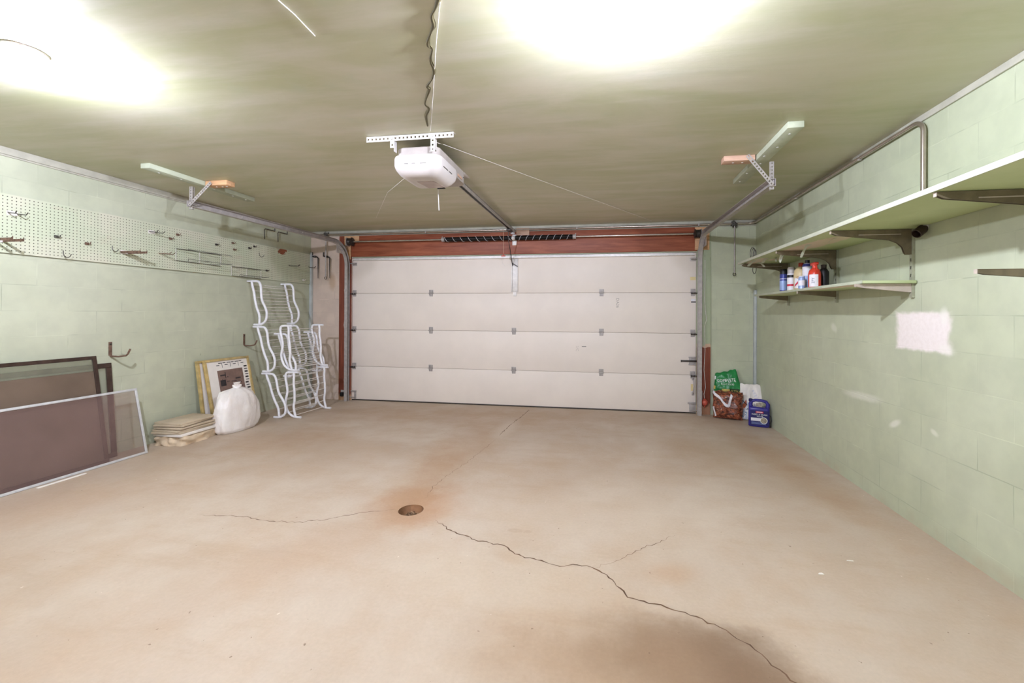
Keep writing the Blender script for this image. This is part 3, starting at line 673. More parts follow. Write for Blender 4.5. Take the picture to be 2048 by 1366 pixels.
# ceiling angle iron and straps that hold it
b = MB().perf((-1.667, 2.782, 2.5325), (-1.028, 2.782, 2.5325), .036, .003, V(0, -1, 0), .0290, .0130).perf((-1.667, 2.80, 2.5505), (-1.028, 2.80, 2.5505), .036, .003, V(0, 0, 1), .0290, .0130)
ai = obj('ceiling_angle', b, M['galv_white'], op)
for x in (-1.472, -1.176):
    b = MB().perf((x, 2.7785, 2.425 if x > -1.3 else 2.465), (x, 2.7785, 2.545), .03, .003, V(0, -1, 0), .03, .012).box((x+.012, 2.779, 2.44), (x+.015, 2.815, 2.53)); st_ = obj('hanger_strap', b, M['galv_white'], op)
    obj('bolt', MB().lathe((x, 2.777, 2.533), (0, -1, 0), [(.008, 0), (.008, .004), (0, .007)], 8), M['bolt'], st_)
# pull cord
q = at(876, 364, 'y', 3.22)
obj('pull_cord', MB().tube([(q.x, 3.22, 2.376), (q.x+.004, 3.22, 2.25), (q.x+.010, 3.22, 2.13)], .0035, 6), M['white_wire'], op)
# ceiling outlet with its plug
c0 = onC(923, 351)
ot = thing('ceiling_outlet', 'white square outlet plate on the ceiling beside the opener rail', 'outlet', (c0.x, c0.y, H))
obj('cover_plate', MB().box((c0.x-.055, c0.y-.07, H-.006), (c0.x+.055, c0.y+.07, H), .002), M['white_plastic'], ot)
b = MB().box((c0.x-.018, c0.y-.02, H-.036), (c0.x+.014, c0.y+.02, H-.006), .004).tube([(c0.x, c0.y, H-.034), (c0.x-.01, c0.y-.02, H-.055), (c0.x-.05, c0.y-.05, H-.05), (gx+.158, 3.33, 2.42)], .0035, 6)
tag(obj('power_cord', b, M['black']), 'dark power cord and plug from the opener to the ceiling outlet', 'cord')

# ------------------------------------------------------------------ wires and wavy strip along the ceiling
def ceil_wire(name, pxs, r, off, m, label, cat='wire', n=6):
    tag(obj(name, MB().tube([onC(px, py, o) for (px, py), o in zip(pxs, off)], r, n), m), label, cat)
ceil_wire('bell_wire', [(882, -40), (880, 0), (872, 90), (866, 190), (861, 262)], .002, [.004, .006, .01, .008, .006], M['white_wire'], 'thin white wire along ceiling from the opener bracket towards viewer')
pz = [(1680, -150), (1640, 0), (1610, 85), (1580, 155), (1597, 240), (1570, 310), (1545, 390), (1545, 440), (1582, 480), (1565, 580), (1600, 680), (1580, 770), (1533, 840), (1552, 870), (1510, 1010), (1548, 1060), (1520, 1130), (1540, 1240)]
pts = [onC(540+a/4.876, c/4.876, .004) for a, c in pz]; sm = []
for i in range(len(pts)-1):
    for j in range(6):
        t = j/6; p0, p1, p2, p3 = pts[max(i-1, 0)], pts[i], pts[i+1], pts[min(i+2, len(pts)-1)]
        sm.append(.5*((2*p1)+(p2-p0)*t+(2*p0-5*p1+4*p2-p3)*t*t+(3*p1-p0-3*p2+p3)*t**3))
tag(obj('wavy_strip', MB().tube(sm, .006, 6, rs=[.007+.003*math.sin(i*.35) for i in range(len(sm))]), M['olive_strip']), 'wavy olive brown strip wandering along the ceiling behind the opener', 'cord')  # thin dark olive tube following a wavy line along the ceiling
ceil_wire('sensor_wire', [(866, 283), (890, 290), (1000, 331), (1150, 386), (1304, 442)], .0018, [.06, .02, .012, .012, .008], M['white_wire'], 'thin pale wire running along ceiling from opener to upper right of door')
tag(obj('sensor_wire', MB().tube([(-1.42, 3.0, 2.376), onC(775, 385, .03), onC(752, 436, .004)], .002, 5), M['white_wire']), 'thin pale string slanting from opener to the ceiling on its left', 'wire')
ceil_wire('stray_wire', [(556, 0), (590, 30), (630, 72)], .0022, [.003, .004, .003], M['white_wire'], 'short thin white wire on the ceiling at top left of centre')

# ------------------------------------------------------------------ ceiling lamps
def lamp(x, y, label):
    t = thing('ceiling_lamp', label, 'ceiling lamp', (x, y, H-.101), 'bare bulb ceiling lamps')
    obj('ceiling_plate', MB().lathe((x, y, H), (0, 0, -1), [(0, 0), (.078, 0), (.084, .006), (.08, .011), (.05, .016), (.034, .018)], 36), M['galv'], t)
    obj('socket', MB().lathe((x, y, H-.012), (0, 0, -1), [(.034, 0), (.034, .006), (.024, .011), (.018, .012)], 20), M['white_plastic'], t)
    obj('bulb', MB().lathe((x, y, H-.021), (0, 0, -1), [(.015, 0), (.022, .006), (.0245, .014), (.0245, .062), (.020, .074), (.010, .079), (0, .080)], 20), M['bulb'], t)
lamp(-2.735, 1.62, 'lit bare bulb lamp on the ceiling at upper left')
lamp(.07, 1.62, 'lit bare bulb lamp on the ceiling right of centre')

# ------------------------------------------------------------------ conduits, corner strips, hanging rods
pts = [(1.896, 2.935, 1.893), (1.896, 2.935, 2.44)]
for i in range(1, 9): a = PI/2*i/8; pts.append((1.896, 2.935+.085*(1-math.cos(a)), 2.44+.072*math.sin(a)))
pts += [(1.896, 5.82, 2.512)]
for i in range(1, 7): a = PI/2*i/6; pts.append((1.896-.09*(1-math.cos(a)), 5.82+.09*math.sin(a), 2.512-.01*i/6))
pts += [(-4.35, 5.91, 2.50)]
cd = thing('steel_conduit', 'shiny steel conduit rising from upper shelf and following the ceiling corner', 'conduit', (1.896, 2.935, 1.893))
obj('pipe', MB().tube(pts, .0135, 12), M['chrome'], cd)
for p in ((1.9, 3.6, 2.512), (1.9, 4.7, 2.512), (1.2, 5.925, 2.50), (-.4, 5.925, 2.50), (-2.6, 5.925, 2.50)):
    p = V(*p); b = MB()
    if p.x > 1.5: b.box((XR-.04, p.y-.008, 2.495), (XR-.014, p.y+.008, 2.529), .003)
    else: b.box((p.x-.008, D-.072, 2.484), (p.x+.008, D-.03, 2.517), .003)
    obj('pipe_strap', b, M['galv'], cd)
def hang_rod(px, py0, py1, label, lab2):
    a, c = onB(px, py0, .054), onB(px, py1, .054); a.z = 2.50
    b = MB(); rnd = random.Random(px)
    for i in range(9):
        ax = V(rnd.uniform(-1, 1), rnd.uniform(-.6, .6), rnd.uniform(-1, 1)).normalized(); u = ax.orthogonal().normalized(); w = ax.cross(u); r = rnd.uniform(.025, .045)
        b.tube([a+V(rnd.uniform(-.012, .012), -.004, rnd.uniform(-.03, .02))+u*r*math.cos(2*PI*k/14)+w*r*math.sin(2*PI*k/14)*.8 for k in range(14)], .004, 5, closed=True)
    tag(obj('wire_tangle', b, M['gunmetal']), lab2, 'wire')
    rod = thing('hanging_rod', label, 'rod', (c.x, c.y, c.z)); x, y = c.x, c.y-.02
    obj('rod_shaft', MB().cyl((x, y, a.z-.03), (x, y, c.z+.03), .0085, 10), M['galv'], rod)
    obj('rod_eye', MB().tube([(x+.017*math.cos(2*PI*k/16), y, c.z+.014+.019*math.sin(2*PI*k/16)) for k in range(16)], .005, 6, closed=True), M['steel_dark'], rod)
hang_rod(653, 470, 558, 'steel rod with an eye hanging in the left far corner', 'ball of twisted grey wire on the conduit in left far corner')
hang_rod(1468, 448, 551, 'steel rod with an eye hanging in the right far corner', 'ball of twisted grey wire on the conduit in right far corner')
def wall_prong(px, label, z1=1.84):
    q = onB(px, 512); x = q.x
    b = MB().box((x-.15, D-.004, q.z-.01), (x-.126, D, q.z+.06), .001).tube([(x-.138, D-.007, q.z+.05), (x-.138, D-.008, q.z+.01), (x-.12, D-.02, q.z-.005), (x-.02, D-.05, q.z-.022), (x, D-.055, q.z-.04), (x, D-.055, q.z-.12), (x, D-.055, z1)], .009, 8, rs=[.009]*5+[.008, .004])
    b.lathe((x-.07, D-.034, q.z-.03), (0, 0, 1), [(0, 0), (.022, .004), (.022, .03), (0, .034)], 10)
    tag(obj('wall_prong', b, M['steel_dark']), label, 'hook')
wall_prong(641, 'dark bent prong hook on pink block wall, nearer the corner')
wall_prong(664, 'dark bent prong hook on pink block wall, nearer the garage door')
tag(obj('corner_strip', MB().box((XL+.001, D-.045, 0), (XL+.04, D-.001, 2.20), .004).cyl((XL+.02, D-.023, 2.2), (XL+.02, D-.023, 2.24), .014, 10), M['bluegrey']), 'blue grey vertical strip in the far left wall corner', 'corner strip')
tag(obj('corner_strip', MB().box((XR-.03, D-.055, .0), (XR-.001, D-.001, 1.64), .004), M['bluegrey']), 'blue grey vertical strip in the far right wall corner', 'corner strip')
# red ball on its cord by the right jamb, cable on the left jamb
q = onB(1409, 805, .06)
rb = thing('pull_cord_ball', 'red rubber ball hanging on white cord beside the right door track', 'ball', (q.x, q.y, q.z-.045))
pc = [onB(1410, 520, .038), onB(1410, 560, .038), onB(1409, 600, .038), onB(1413, 640, .038), onB(1409, 652, .038), onB(1410, 700, .038), onB(1408, 740, .055), onB(1411, 775, .06), onB(1408, 788, .06), (q.x, q.y, q.z+.04)]
obj('cord', MB().tube(pc, .0035, 6), M['white_wire'], rb)
obj('ball', MB().lathe((q.x, q.y, q.z-.045), (0, 0, 1), [(0, -.02), (.006, -.018), (.012, 0)]+[(.045*math.sin(PI*i/12), .045-.045*math.cos(PI*i/12)) for i in range(1, 12)]+[(.012, .095), (0, .1)], 20), M['redball'], rb)
pc = [onB(px, py, .04) for px, py in ((692, 560), (689, 580), (691, 620), (688, 650), (692, 680), (689, 700), (690, 740), (688, 760), (691, 780))]
tag(obj('jamb_cable', MB().tube(pc, .004, 6), M['white_wire']), 'loose white cable running down the left red door jamb', 'cable')
q = onB(690, 788, .03); 
ss = thing('safety_sensor', 'small dark safety sensor at foot of left red door jamb', 'sensor', (q.x, q.y, q.z-.03))
obj('sensor_body', MB().box((q.x-.06, D-.075, q.z-.03), (q.x-.015, D-.03, q.z+.03), .006), M['black'], ss)
obj('bracket', MB().box((q.x-.07, D-.03, q.z-.04), (q.x-.01, D-.027, q.z+.06), .001), M['galv'], ss)

# ------------------------------------------------------------------ pegboard and its hooks
PX = XL+.020                                          # face of the board
def pegpt(i, j):
    y = 1.2+(D-.05-1.2)*i; z = 1.757+.446*j
    bow = (.006*math.sin(y*2.1)+.003*math.sin(y*5.3))*(1-j)
    return y, z, bow
b = MB()
b.grid(lambda u, v: V(PX+pegpt(u, v)[2]*.6, pegpt(u, v)[0], pegpt(u, v)[1]), 60, 4); b.grid(lambda u, v: V(PX-.006+pegpt(u, v)[2]*.6, pegpt(u, v)[0], pegpt(u, v)[1]), 60, 4)
bmesh.ops.bridge_loops(b.bm, edges=[e for e in b.bm.edges if e.is_boundary])
tag(obj('pegboard', b, M['pegboard']), 'long pale green pegboard strip screwed along the left block wall', 'pegboard')
HG = 'hooks left on the pegboard'
def curl_hook(px, py, label, r=.028):
    q = onL(px, py, .03); y, z = q.y, q.z
    p = [(PX+.002, y, z+.03), (PX+.004, y, z)]+[(PX+.006+r-r*math.cos(PI*i/10), y+.012*i/10, z-r*math.sin(PI*i/10)) for i in range(11)]
    tag(obj('curl_hook', MB().tube(p, .0032, 6), M['gunmetal']), label, 'hook', HG)
def prong_hook(px, py, label, L=.16, m='gunmetal', r=.0038, spread=.05, plate=True):
    q = onL(px, py, .02); y, z = q.y, q.z
    t = thing('prong_hook', label, 'hook', (PX, y, z), HG)
    if plate: obj('back_plate', MB().box((PX, y-spread/2-.006, z-.012), (PX+.003, y+spread/2+.006, z+.022), .001), M['white_wire'], t)
    for s in (-1, 1):
        obj('prong', MB().tube([(PX+.001, y+s*spread/2, z+.01), (PX+.015, y+s*spread/2, z+.004), (PX+L*.85, y+s*spread/2*1.2, z-.004), (PX+L, y+s*spread/2*1.3, z+.014)], r, 6), M[m], t)
def flat_prong(px, py, label, L=.2):
    q = onL(px, py, .02); y, z = q.y, q.z
    t = thing('bracket_hook', label, 'hook', (PX, y, z), HG)
    obj('back_plate', MB().box((PX, y-.03, z-.014), (PX+.004, y+.03, z+.02), .001), M['white_wire'], t)
    for s in (-1, 1): obj('prong', MB().box((PX+.002, y+s*.03-.002, z-.010), (PX+L, y+s*.03+.002, z+.010), .0015).box((PX+L-.004, y+s*.03-.002, z-.01), (PX+L, y+s*.03+.002, z+.02)), M['rust'], t)
def clip(px, py, label, m='rust'):
    q = onL(px, py, .02); y, z = q.y, q.z
    b = MB().box((PX, y-.014, z-.012), (PX+.012, y+.012, z+.010), .002).tube([(PX+.008, y, z), (PX+.03, y+.006, z-.006), (PX+.034, y+.008, z+.012)], .004, 6)
    tag(obj('spring_clip', b, M[m]), label, 'clip', HG)
prong_hook(24, 428, 'grey wire fork hook near the pegboard top at photo left', .10)
flat_prong(-6, 480, 'flat metal prong bracket cut off by the photo left edge on pegboard', .2)
clip(112, 473, 'small grey clip at left of pegboard, above the first curled hook', 'gunmetal')
curl_hook(128, 508, 'curled wire hook at bottom edge of pegboard, left of the rusty clip', .03)
clip(173, 487, 'small rusty clip alone between curled hook and wire L hook')
curl_hook(226, 498, 'curled wire hook just left of the flat rusty prong bracket', .024)
flat_prong(248, 505, 'flat rusty prong bracket with white plate in middle of pegboard', .22)
prong_hook(303, 465, 'thin wire fork hook near the upper middle of pegboard', .12)
clip(340, 477, 'rusty clip left of a similar clip, above thin wire prongs'); clip(354, 469, 'rusty clip highest of the pair above thin wire prongs')
prong_hook(320, 508, 'rusty thin prongs just left of the wire tool racks', .16, 'rust', .0036, .03, False)
clip(432, 489, 'dark clip above the upper wire rack, left of the others', 'steel_dark'); clip(468, 499, 'rusty clip at the right end of upper wire rack')
clip(465, 486, 'small rusty clip just under the rail shadow on pegboard')
clip(498, 496, 'small dark clip right of upper wire rack, lower of the pair', 'steel_dark'); clip(508, 493, 'small dark clip right of upper wire rack, higher of the pair', 'steel_dark')
curl_hook(520, 510, 'curled wire hook near the far end of pegboard', .026)
clip(533, 541, 'dark clip just right of the lower wire rack', 'steel_dark')
prong_hook(578, 532, 'single long grey prong near far end of pegboard, below torn brown patch', .17, 'gunmetal', .005, .006, False)
prong_hook(617, 535, 'dark prong at the very end of pegboard over the corner strip', .12, 'steel_dark', .004, .006, False)
clip(606, 560, 'pale bent clip at bottom far corner of pegboard', 'white_wire')
def zigzag(px0, py0, px1, h, out, n, label):
    a, c = onL(px0, py0, .03), onL(px1, py0, .03); y0, y1, z = a.y, c.y, a.z
    t = thing('wire_tool_rack', label, 'wire rack', (PX, (y0+y1)/2, z-h), 'wire tool racks on the pegboard')
    X0 = PX+.010
    for x, zz in ((X0, z), (X0, z-h), (X0+out, z-h*.1), (X0+out, z-h*.9)):
        obj('rail_wire', MB().cyl((x, y0, zz), (x, y1, zz), .0028, 6), M['gunmetal'], t)
    for zz, m in ((z, 0), (z-h, 1)):
        p = []
        for i in range(2*n+1): p.append((X0 if (i+m) % 2 == 0 else X0+out, y0+(y1-y0)*i/(2*n), zz-(h*.1 if zz == z and (i+m) % 2 else 0)+(h*.1 if zz != z and (i+m) % 2 else 0)))
        obj('zigzag_wire', MB().tube(p, .0024, 5), M['gunmetal'], t)
    for y in (y0, y1, (y0+y1)/2): obj('end_wire', MB().cyl((X0, y, z), (X0, y, z-h), .0028, 6), M['white_wire'], t)
zigzag(352, 497, 442, .125, .15, 2, 'upper zigzag wire tool rack hanging in the middle of pegboard')
zigzag(463, 533, 522, .11, .12, 2, 'lower zigzag wire tool rack hanging at far part of pegboard')

# ------------------------------------------------------------------ wall hooks on the left wall
def wall_hook(y, z0, z1, out, label):
    b = MB().beam((XL+.003, y, z0), (XL+.003, y, z1), .026, .006, V(1, 0, 0), .001)
    b.tube([(XL+.004, y, z1+.01), (XL+.008, y, z1-.006), (XL+out*.5, y+.015, z1-.010), (XL+out*.92, y+.03, z1+.0), (XL+out, y+.034, z1+.012), (XL+out+.02, y+.04, z1+.06)], .008, 6)
    t = thing('wall_hook', label, 'hook', (XL, y, z1)); obj('hook_arm', b, M['rust'], t)
    obj('bolt', MB().lathe((XL+.006, y, z0-.02), (1, 0, 0), [(.008, 0), (.008, .004), (0, .007)], 8), M['steel_dark'], t)
q = onL(220, 684); wall_hook(q.y, q.z, onL(221, 711).z, .15, 'rusty strap hook on the green wall above the leaning screens')
q = onL(488, 668); wall_hook(q.y, q.z, onL(488, 690).z, .13, 'dark strap hook on the green wall beside the white wire racks')
for px, py, lab in ((549, 462, 'thin L shaped hook high on the left wall, nearer the viewer'), (574, 468, 'thin L shaped hook high on the left wall, nearer the corner')):
    q = onL(px, py)
    tag(obj('angle_hook', MB().tube([(XL+.003, q.y, q.z+.035), (XL+.004, q.y, q.z), (XL+.02, q.y-.02, q.z-.006), (XL+.035, q.y-.20, q.z-.01), (XL+.04, q.y-.22, q.z-.03), (XL+.04, q.y-.215, q.z-.15)], .0065, 6), M['gunmetal']), lab, 'hook', 'thin angle hooks on the left wall')

# ------------------------------------------------------------------ shelves on the right wall
SZ = 1.868
sh = thing('wall_shelf', 'long deep green upper shelf on the right wall', 'shelf', (1.67, 3.1, SZ))
obj('shelf_board', MB().box((1.432, 1.0, SZ), (1.918, 4.98, SZ+.022), .002), M['shelf'], sh)
obj('front_edge', MB().box((1.424, 1.0, SZ-.002), (1.432, 4.98, SZ+.024), .002), M['shelf_edge'], sh)
def peel(x, y, w, l, bend, ang, zz=SZ, par=sh):
    c, s = math.cos(ang), math.sin(ang)
    def fn(u, v):
        a = (u-.5)*w*(1-.5*v)*(1+.3*math.sin(v*9)); t = v*l; h = -.001-bend*v*v*l
        return V(x+a*c-t*s, y+a*s+t*c, zz+h)
    b = MB().grid(fn, 4, 8); b2 = MB(); b2.grid(lambda u, v: fn(u, v)+V(0, 0, .0006), 4, 8)
    me = bpy.data.meshes.new('tmp'); b2.bm.to_mesh(me); b2.bm.free(); b.bm.from_mesh(me); bpy.data.meshes.remove(me)
    obj('paint_peel', b, M['jug_tan'] if False else M['shelf_edge'], par)
for a in ((1.56, 3.62, .035, .09, 1.0, .3), (1.52, 4.05, .03, .08, .9, -.2), (1.58, 4.12, .02, .08, 1.1, 2.2), (1.50, 4.62, .06, .10, .5, .6), (1.48, 4.85, .05, .08, .4, 1.8), (1.56, 4.78, .04, .09, .5, -1.1), (1.62, 3.35, .03, .05, .6, 1.4), (1.54, 4.45, .04, .1, .35, .1), (1.60, 4.4, .02, .05, .9, 2.8)): peel(*a)
sl = thing('wall_shelf', 'narrow lower shelf carrying spray cans on the right wall', 'shelf', (1.77, 4.02, 1.52))
obj('shelf_board', MB().box((1.612, 3.02, 1.522), (1.918, 5.02, 1.540), .002), M['shelf'], sl)
obj('front_edge', MB().box((1.606, 3.02, 1.521), (1.612, 5.02, 1.541), .001), M['green_wood'], sl)
def std(y, z0, z1, label):
    t = thing('shelf_standard', label, 'shelf standard', (XR, y, z0), 'slotted shelf standards on the right wall')
    r = MB().box((XR-.004, y-.013, z0), (XR-.0005, y+.013, z1)).box((XR-.016, y-.013, z0), (XR-.004, y-.0105, z1)).box((XR-.016, y+.0105, z0), (XR-.004, y+.013, z1))
    for k in (-1, 1): r.box((XR-.0175, y+k*.0095-.0035, z0), (XR-.0155, y+k*.0095+.0035, z1))
    n = int((z1-z0)/.05)
    for i in range(n+1): r.box((XR-.0175, y-.007, z0+i*.05), (XR-.0155, y+.007, min(z1, z0+i*.05+.03)))
    obj('slotted_rail', r, M['standard'], t)
std(3.057, 1.432, SZ-.004, 'nearest slotted shelf standard, by the white paint patch'); std(3.957, 1.425, SZ-.004, 'middle slotted shelf standard below the long shelf'); std(4.92, 1.42, SZ-.004, 'farthest slotted shelf standard, behind the spray cans')
def shelf_bracket(y, zt, tip, hw, curve, m, label, grp):
    t = thing('shelf_bracket', label, 'shelf bracket', (XR-.02, y, zt-hw), grp)
    xw = XR-.0185; pr = [(xw, zt), (tip, zt), (tip, zt-.016), (tip+.03, zt-.030 if curve else zt-.024)]
    if curve:
        pr += [(xw-.17, zt-.060)]+[(xw-.17+.13*math.sin(a), zt-.060-(hw-.075)*(1-math.cos(a))) for a in (PI/8, PI/4, 3*PI/8, PI/2)]+[(xw-.03, zt-hw), (xw, zt-hw)]
    else: pr += [(xw, zt-hw)]
    for s in (-1, 1):
        pl = obj('side_plate', MB().prism([(x, y+s*.008-.0012, z) for x, z in pr], (0, .0024, 0)), m, t)
        if curve: obj('rib', MB().box((tip+.16, y+s*.0095-.001, zt-.033), (xw-.06, y+s*.0095+.001, zt-.028)), M['bracket_lit_pale'], pl)  # pale rib paints a highlight along the groove
    obj('top_flange', MB().box((tip, y-.009, zt-.003), (xw, y+.009, zt-.0003)), m, t)
    obj('front_lip', MB().box((tip-.003, y-.009, zt-.02), (tip, y+.009, zt-.0003)), M['bracket_lit_pale'], t)
UB, LB = 'deep brackets under the upper shelf', 'tapered brackets under the lower shelf'
shelf_bracket(2.157, SZ-.0025, 1.442, .16, True, M['bracket'], 'deep brown bracket under upper shelf at the right photo edge', UB)
shelf_bracket(3.057, SZ-.0025, 1.442, .16, True, M['bracket'], 'deep brown bracket under upper shelf, right of the peeling paint', UB)
shelf_bracket(3.957, SZ-.0025, 1.442, .16, True, M['bracket'], 'deep brown bracket under upper shelf, just above the spray bottles', UB)
shelf_bracket(4.92, SZ-.0025, 1.442, .15, True, M['bracket'], 'deep brown bracket under upper shelf at its far end', UB)
shelf_bracket(3.057, 1.5205, 1.59, .055, False, M['bracket_lit_pale'], 'tapered bracket painted pale as if lit, under near end of lower shelf', LB)  # its lit look is put into the paler colour
shelf_bracket(3.957, 1.5205, 1.61, .05, False, M['bracket'], 'tapered bracket under the middle of lower shelf', LB)
shelf_bracket(4.92, 1.5205, 1.62, .05, False, M['bracket'], 'tapered bracket under the far end of lower shelf', LB)
shelf_bracket(2.157, 1.523, 1.60, .045, False, M['bracket'], 'tapered bracket without any shelf, at right photo edge', 'empty bracket')
# dark cup on the wall below the upper shelf
q = onR(1853, 462); ax = V(-.75, -.25, -.55).normalized()
cupo = thing('wall_socket_cup', 'dark brown cup fitting on right wall under the upper shelf', 'fitting', (XR, q.y, q.z))
obj('cup', MB().lathe(V(XR-.012, q.y, q.z+.02), ax, [(0, 0), (.022, 0), (.028, .02), (.028, .07), (.024, .072), (.022, .03), (0, .03)], 18), pbr('dark_brown_cup', lin(58, 42, 34), .45), cupo)
obj('mount', MB().box((XR-.03, q.y-.02, q.z+.01), (XR-.0005, q.y+.02, q.z+.035), .003), M['galv_white'], cupo)
# coil of wire over the far end of the upper shelf
q = onR(1546, 500, .35); b = MB()
for i, (r, dx) in enumerate(((.052, 0), (.044, .012), (.056, -.012))):
    b.tube([V(1.48+dx, 4.66+r*math.cos(2*PI*k/22), SZ+.022+.004+r+r*math.sin(2*PI*k/22)) for k in range(22)], .0035, 6, closed=True)
tag(obj('wire_coil', b, M['gunmetal']), 'coil of grey wire standing on far part of upper shelf', 'wire coil')
p = [V(1.60, 4.93-.0+.10*math.cos(a), SZ-.075+.06*math.sin(a)) for a in [PI*.9+i*PI*1.15/14 for i in range(15)]]
p = [V(1.60, 4.945, SZ-.004)]+[V(1.60, 5.0+.055*math.cos(a), SZ-.05+.05*math.sin(a)) for a in [PI-.3+i*(PI+.6)/12 for i in range(13)]]+[V(1.60, 4.97, SZ-.002)]
tag(obj('wire_loop', MB().tube(p, .0035, 6), M['gunmetal']), 'loop of grey wire dangling below far end of upper shelf', 'wire')

# ------------------------------------------------------------------ cans and bottles on the lower shelf
ZB = 1.5402
BG = 'cans and bottles on the lower shelf'
TOC = lambda x, y: V(-x, -y, 0).normalized()          # horizontal direction from a point towards the room's open end
def wrap(x, y, z, r, ang0):
    return lambda u, v: V(x+r*math.cos(ang0+u/r), y+r*math.sin(ang0+u/r), z+v)
def facing(x, y): d = TOC(x, y); return math.atan2(d.y, d.x)
def spray(name, label, x, y, r, h, mbody, mcap, bands, txt=None, tm=None, capr=.9, caph=.05):
    t = thing(name, label, 'spray can', (x, y, ZB), BG)
    bd = obj('can_body', MB().lathe((x, y, ZB), (0, 0, 1), [(0, 0), (r, 0), (r+.001, .004), (r, .008), (r, h-.02), (r*.85, h-.005), (r*.6, h)], 24), mbody, t)
    obj('cap', MB().lathe((x, y, ZB+h-.012), (0, 0, 1), [(r*capr, 0), (r*capr, caph*.8), (r*capr*.8, caph), (0, caph)], 20), mcap, t)
    for z0, z1, m in bands: obj('label_band', MB().lathe((x, y, ZB), (0, 0, 1), [(r+.0004, z0), (r+.0008, z0+.0005), (r+.0008, z1-.0005), (r+.0004, z1)], 24), m, bd)
    if txt: obj('lettering', MB().text(txt, .026, wrap(x, y, ZB+h*.45, r+.0014, facing(x, y))), tm, bd, smooth=False, recalc=False)
    return t
spray('spray_can', 'blue spray can with black cap, leftmost on the lower shelf', 1.70, 4.485, .033, .185, M['can_blue'], M['black'], [(.02, .11, M['can_pale']), (.125, .13, M['label_white'])], None, None, .95, .05)
spray('spray_can', 'white spray can with grey cap on the lower shelf', 1.70, 4.31, .034, .175, M['label_white'], M['can_grey'], [(.125, .15, M['black']), (.045, .065, M['label_red'])], None, None, .92, .06)
spray('small_can', 'short pale blue can in front of tan jug on lower shelf', 1.655, 3.985, .026, .11, M['can_pale'], M['label_white'], [(.03, .075, M['label_white'])], None, None, .8, .016)
def bottle(name, label, x, y, prof, m, capprof, mc, cat='bottle', n=24):
    t = thing(name, label, cat, (x, y, ZB), BG)
    bd = obj('bottle_body', MB().lathe((x, y, ZB), (0, 0, 1), prof, n), m, t); obj('cap', MB().lathe((x, y, ZB), (0, 0, 1), capprof, 18), mc, t); return t, bd
t, bd = bottle('tan_jug', 'tan plastic jug with dark red cap on lower shelf', 1.74, 4.205, [(0, 0), (.055, 0), (.058, .008), (.058, .15), (.052, .185), (.03, .21), (.02, .215)], M['jug_tan'], [(.021, .212), (.021, .245), (.018, .25), (0, .25)], M['cap_red'], 'jug')
a0 = facing(1.74, 4.205)
obj('label', MB().grid(lambda u, v: wrap(1.74, 4.205, ZB+.02, .0588, a0-.5)((u-.5)*.06, v*.09), 8, 2), M['label_white'], bd)
obj('lettering', MB().text('C', .03, wrap(1.74, 4.205, ZB+.115, .0592, a0-.45)), M['cap_red'], bd, smooth=False, recalc=False)
obj('label_stripe', MB().grid(lambda u, v: wrap(1.74, 4.205, ZB+.03+.05*u, .0593, a0-.5)((u-.5)*.05, v*.02), 8, 2), M['label_red'], bd)
bottle('green_bottle', 'small green bottle behind the white spray can on lower shelf', 1.83, 4.42, [(0, 0), (.03, 0), (.032, .008), (.032, .13), (.022, .17), (.012, .19)], M['bottle_green'], [(.014, .188), (.014, .215), (0, .218)], M['black'])
t, bd = bottle('tall_bottle', 'tall pale blue bottle with black cap between tan jug and red bottle', 1.735, 4.07, [(0, 0), (.036, 0), (.038, .008), (.038, .21), (.03, .225), (.016, .232)], M['label_white'], [(.018, .23), (.018, .258), (0, .26)], M['black'])
obj('label_band', MB().lathe((1.735, 4.07, ZB), (0, 0, 1), [(.0383, .02), (.0388, .0205), (.0388, .1195), (.0383, .12)], 24), M['can_pale'], bd); obj('shoulder_band', MB().lathe((1.735, 4.07, ZB), (0, 0, 1), [(.0383, .2), (.0386, .2095), (.0305, .2255)], 24), M['can_blue'], bd)
t, bd = bottle('trigger_bottle', 'red trigger spray bottle with white label on lower shelf', 1.70, 3.858, [(0, 0), (.044, 0), (.046, .008), (.046, .12), (.038, .15), (.02, .165), (.014, .172)], M['bottle_red'], [(.017, .168), (.017, .19), (0, .192)], M['red'])
a0 = facing(1.70, 3.858)
obj('trigger_head', MB().box((1.685, 3.818, ZB+.188), (1.715, 3.908, ZB+.215), .006).box((1.692, 3.803, ZB+.192), (1.708, 3.823, ZB+.21), .003).beam((1.70, 3.833, ZB+.188), (1.70, 3.818, ZB+.14), .012, .008), M['red'], t)
obj('label', MB().grid(lambda u, v: wrap(1.70, 3.858, ZB+.012, .0468, a0-.15)((u-.5)*.07, v*.10), 8, 2), M['label_white'], bd)
obj('lettering', MB().text('2PY', .03, (lambda f: lambda x, y: f(-y, x))(wrap(1.70, 3.858, ZB+.062, .0474, a0-.2))), M['lettering_blue'], bd, smooth=False, recalc=False)
bottle('black_bottle', 'black bottle behind the red trigger bottle on lower shelf', 1.80, 3.925, [(0, 0), (.036, 0), (.038, .008), (.038, .14), (.02, .17)], M['black'], [(.02, .168), (.022, .2), (0, .202)], M['steel_dark'])

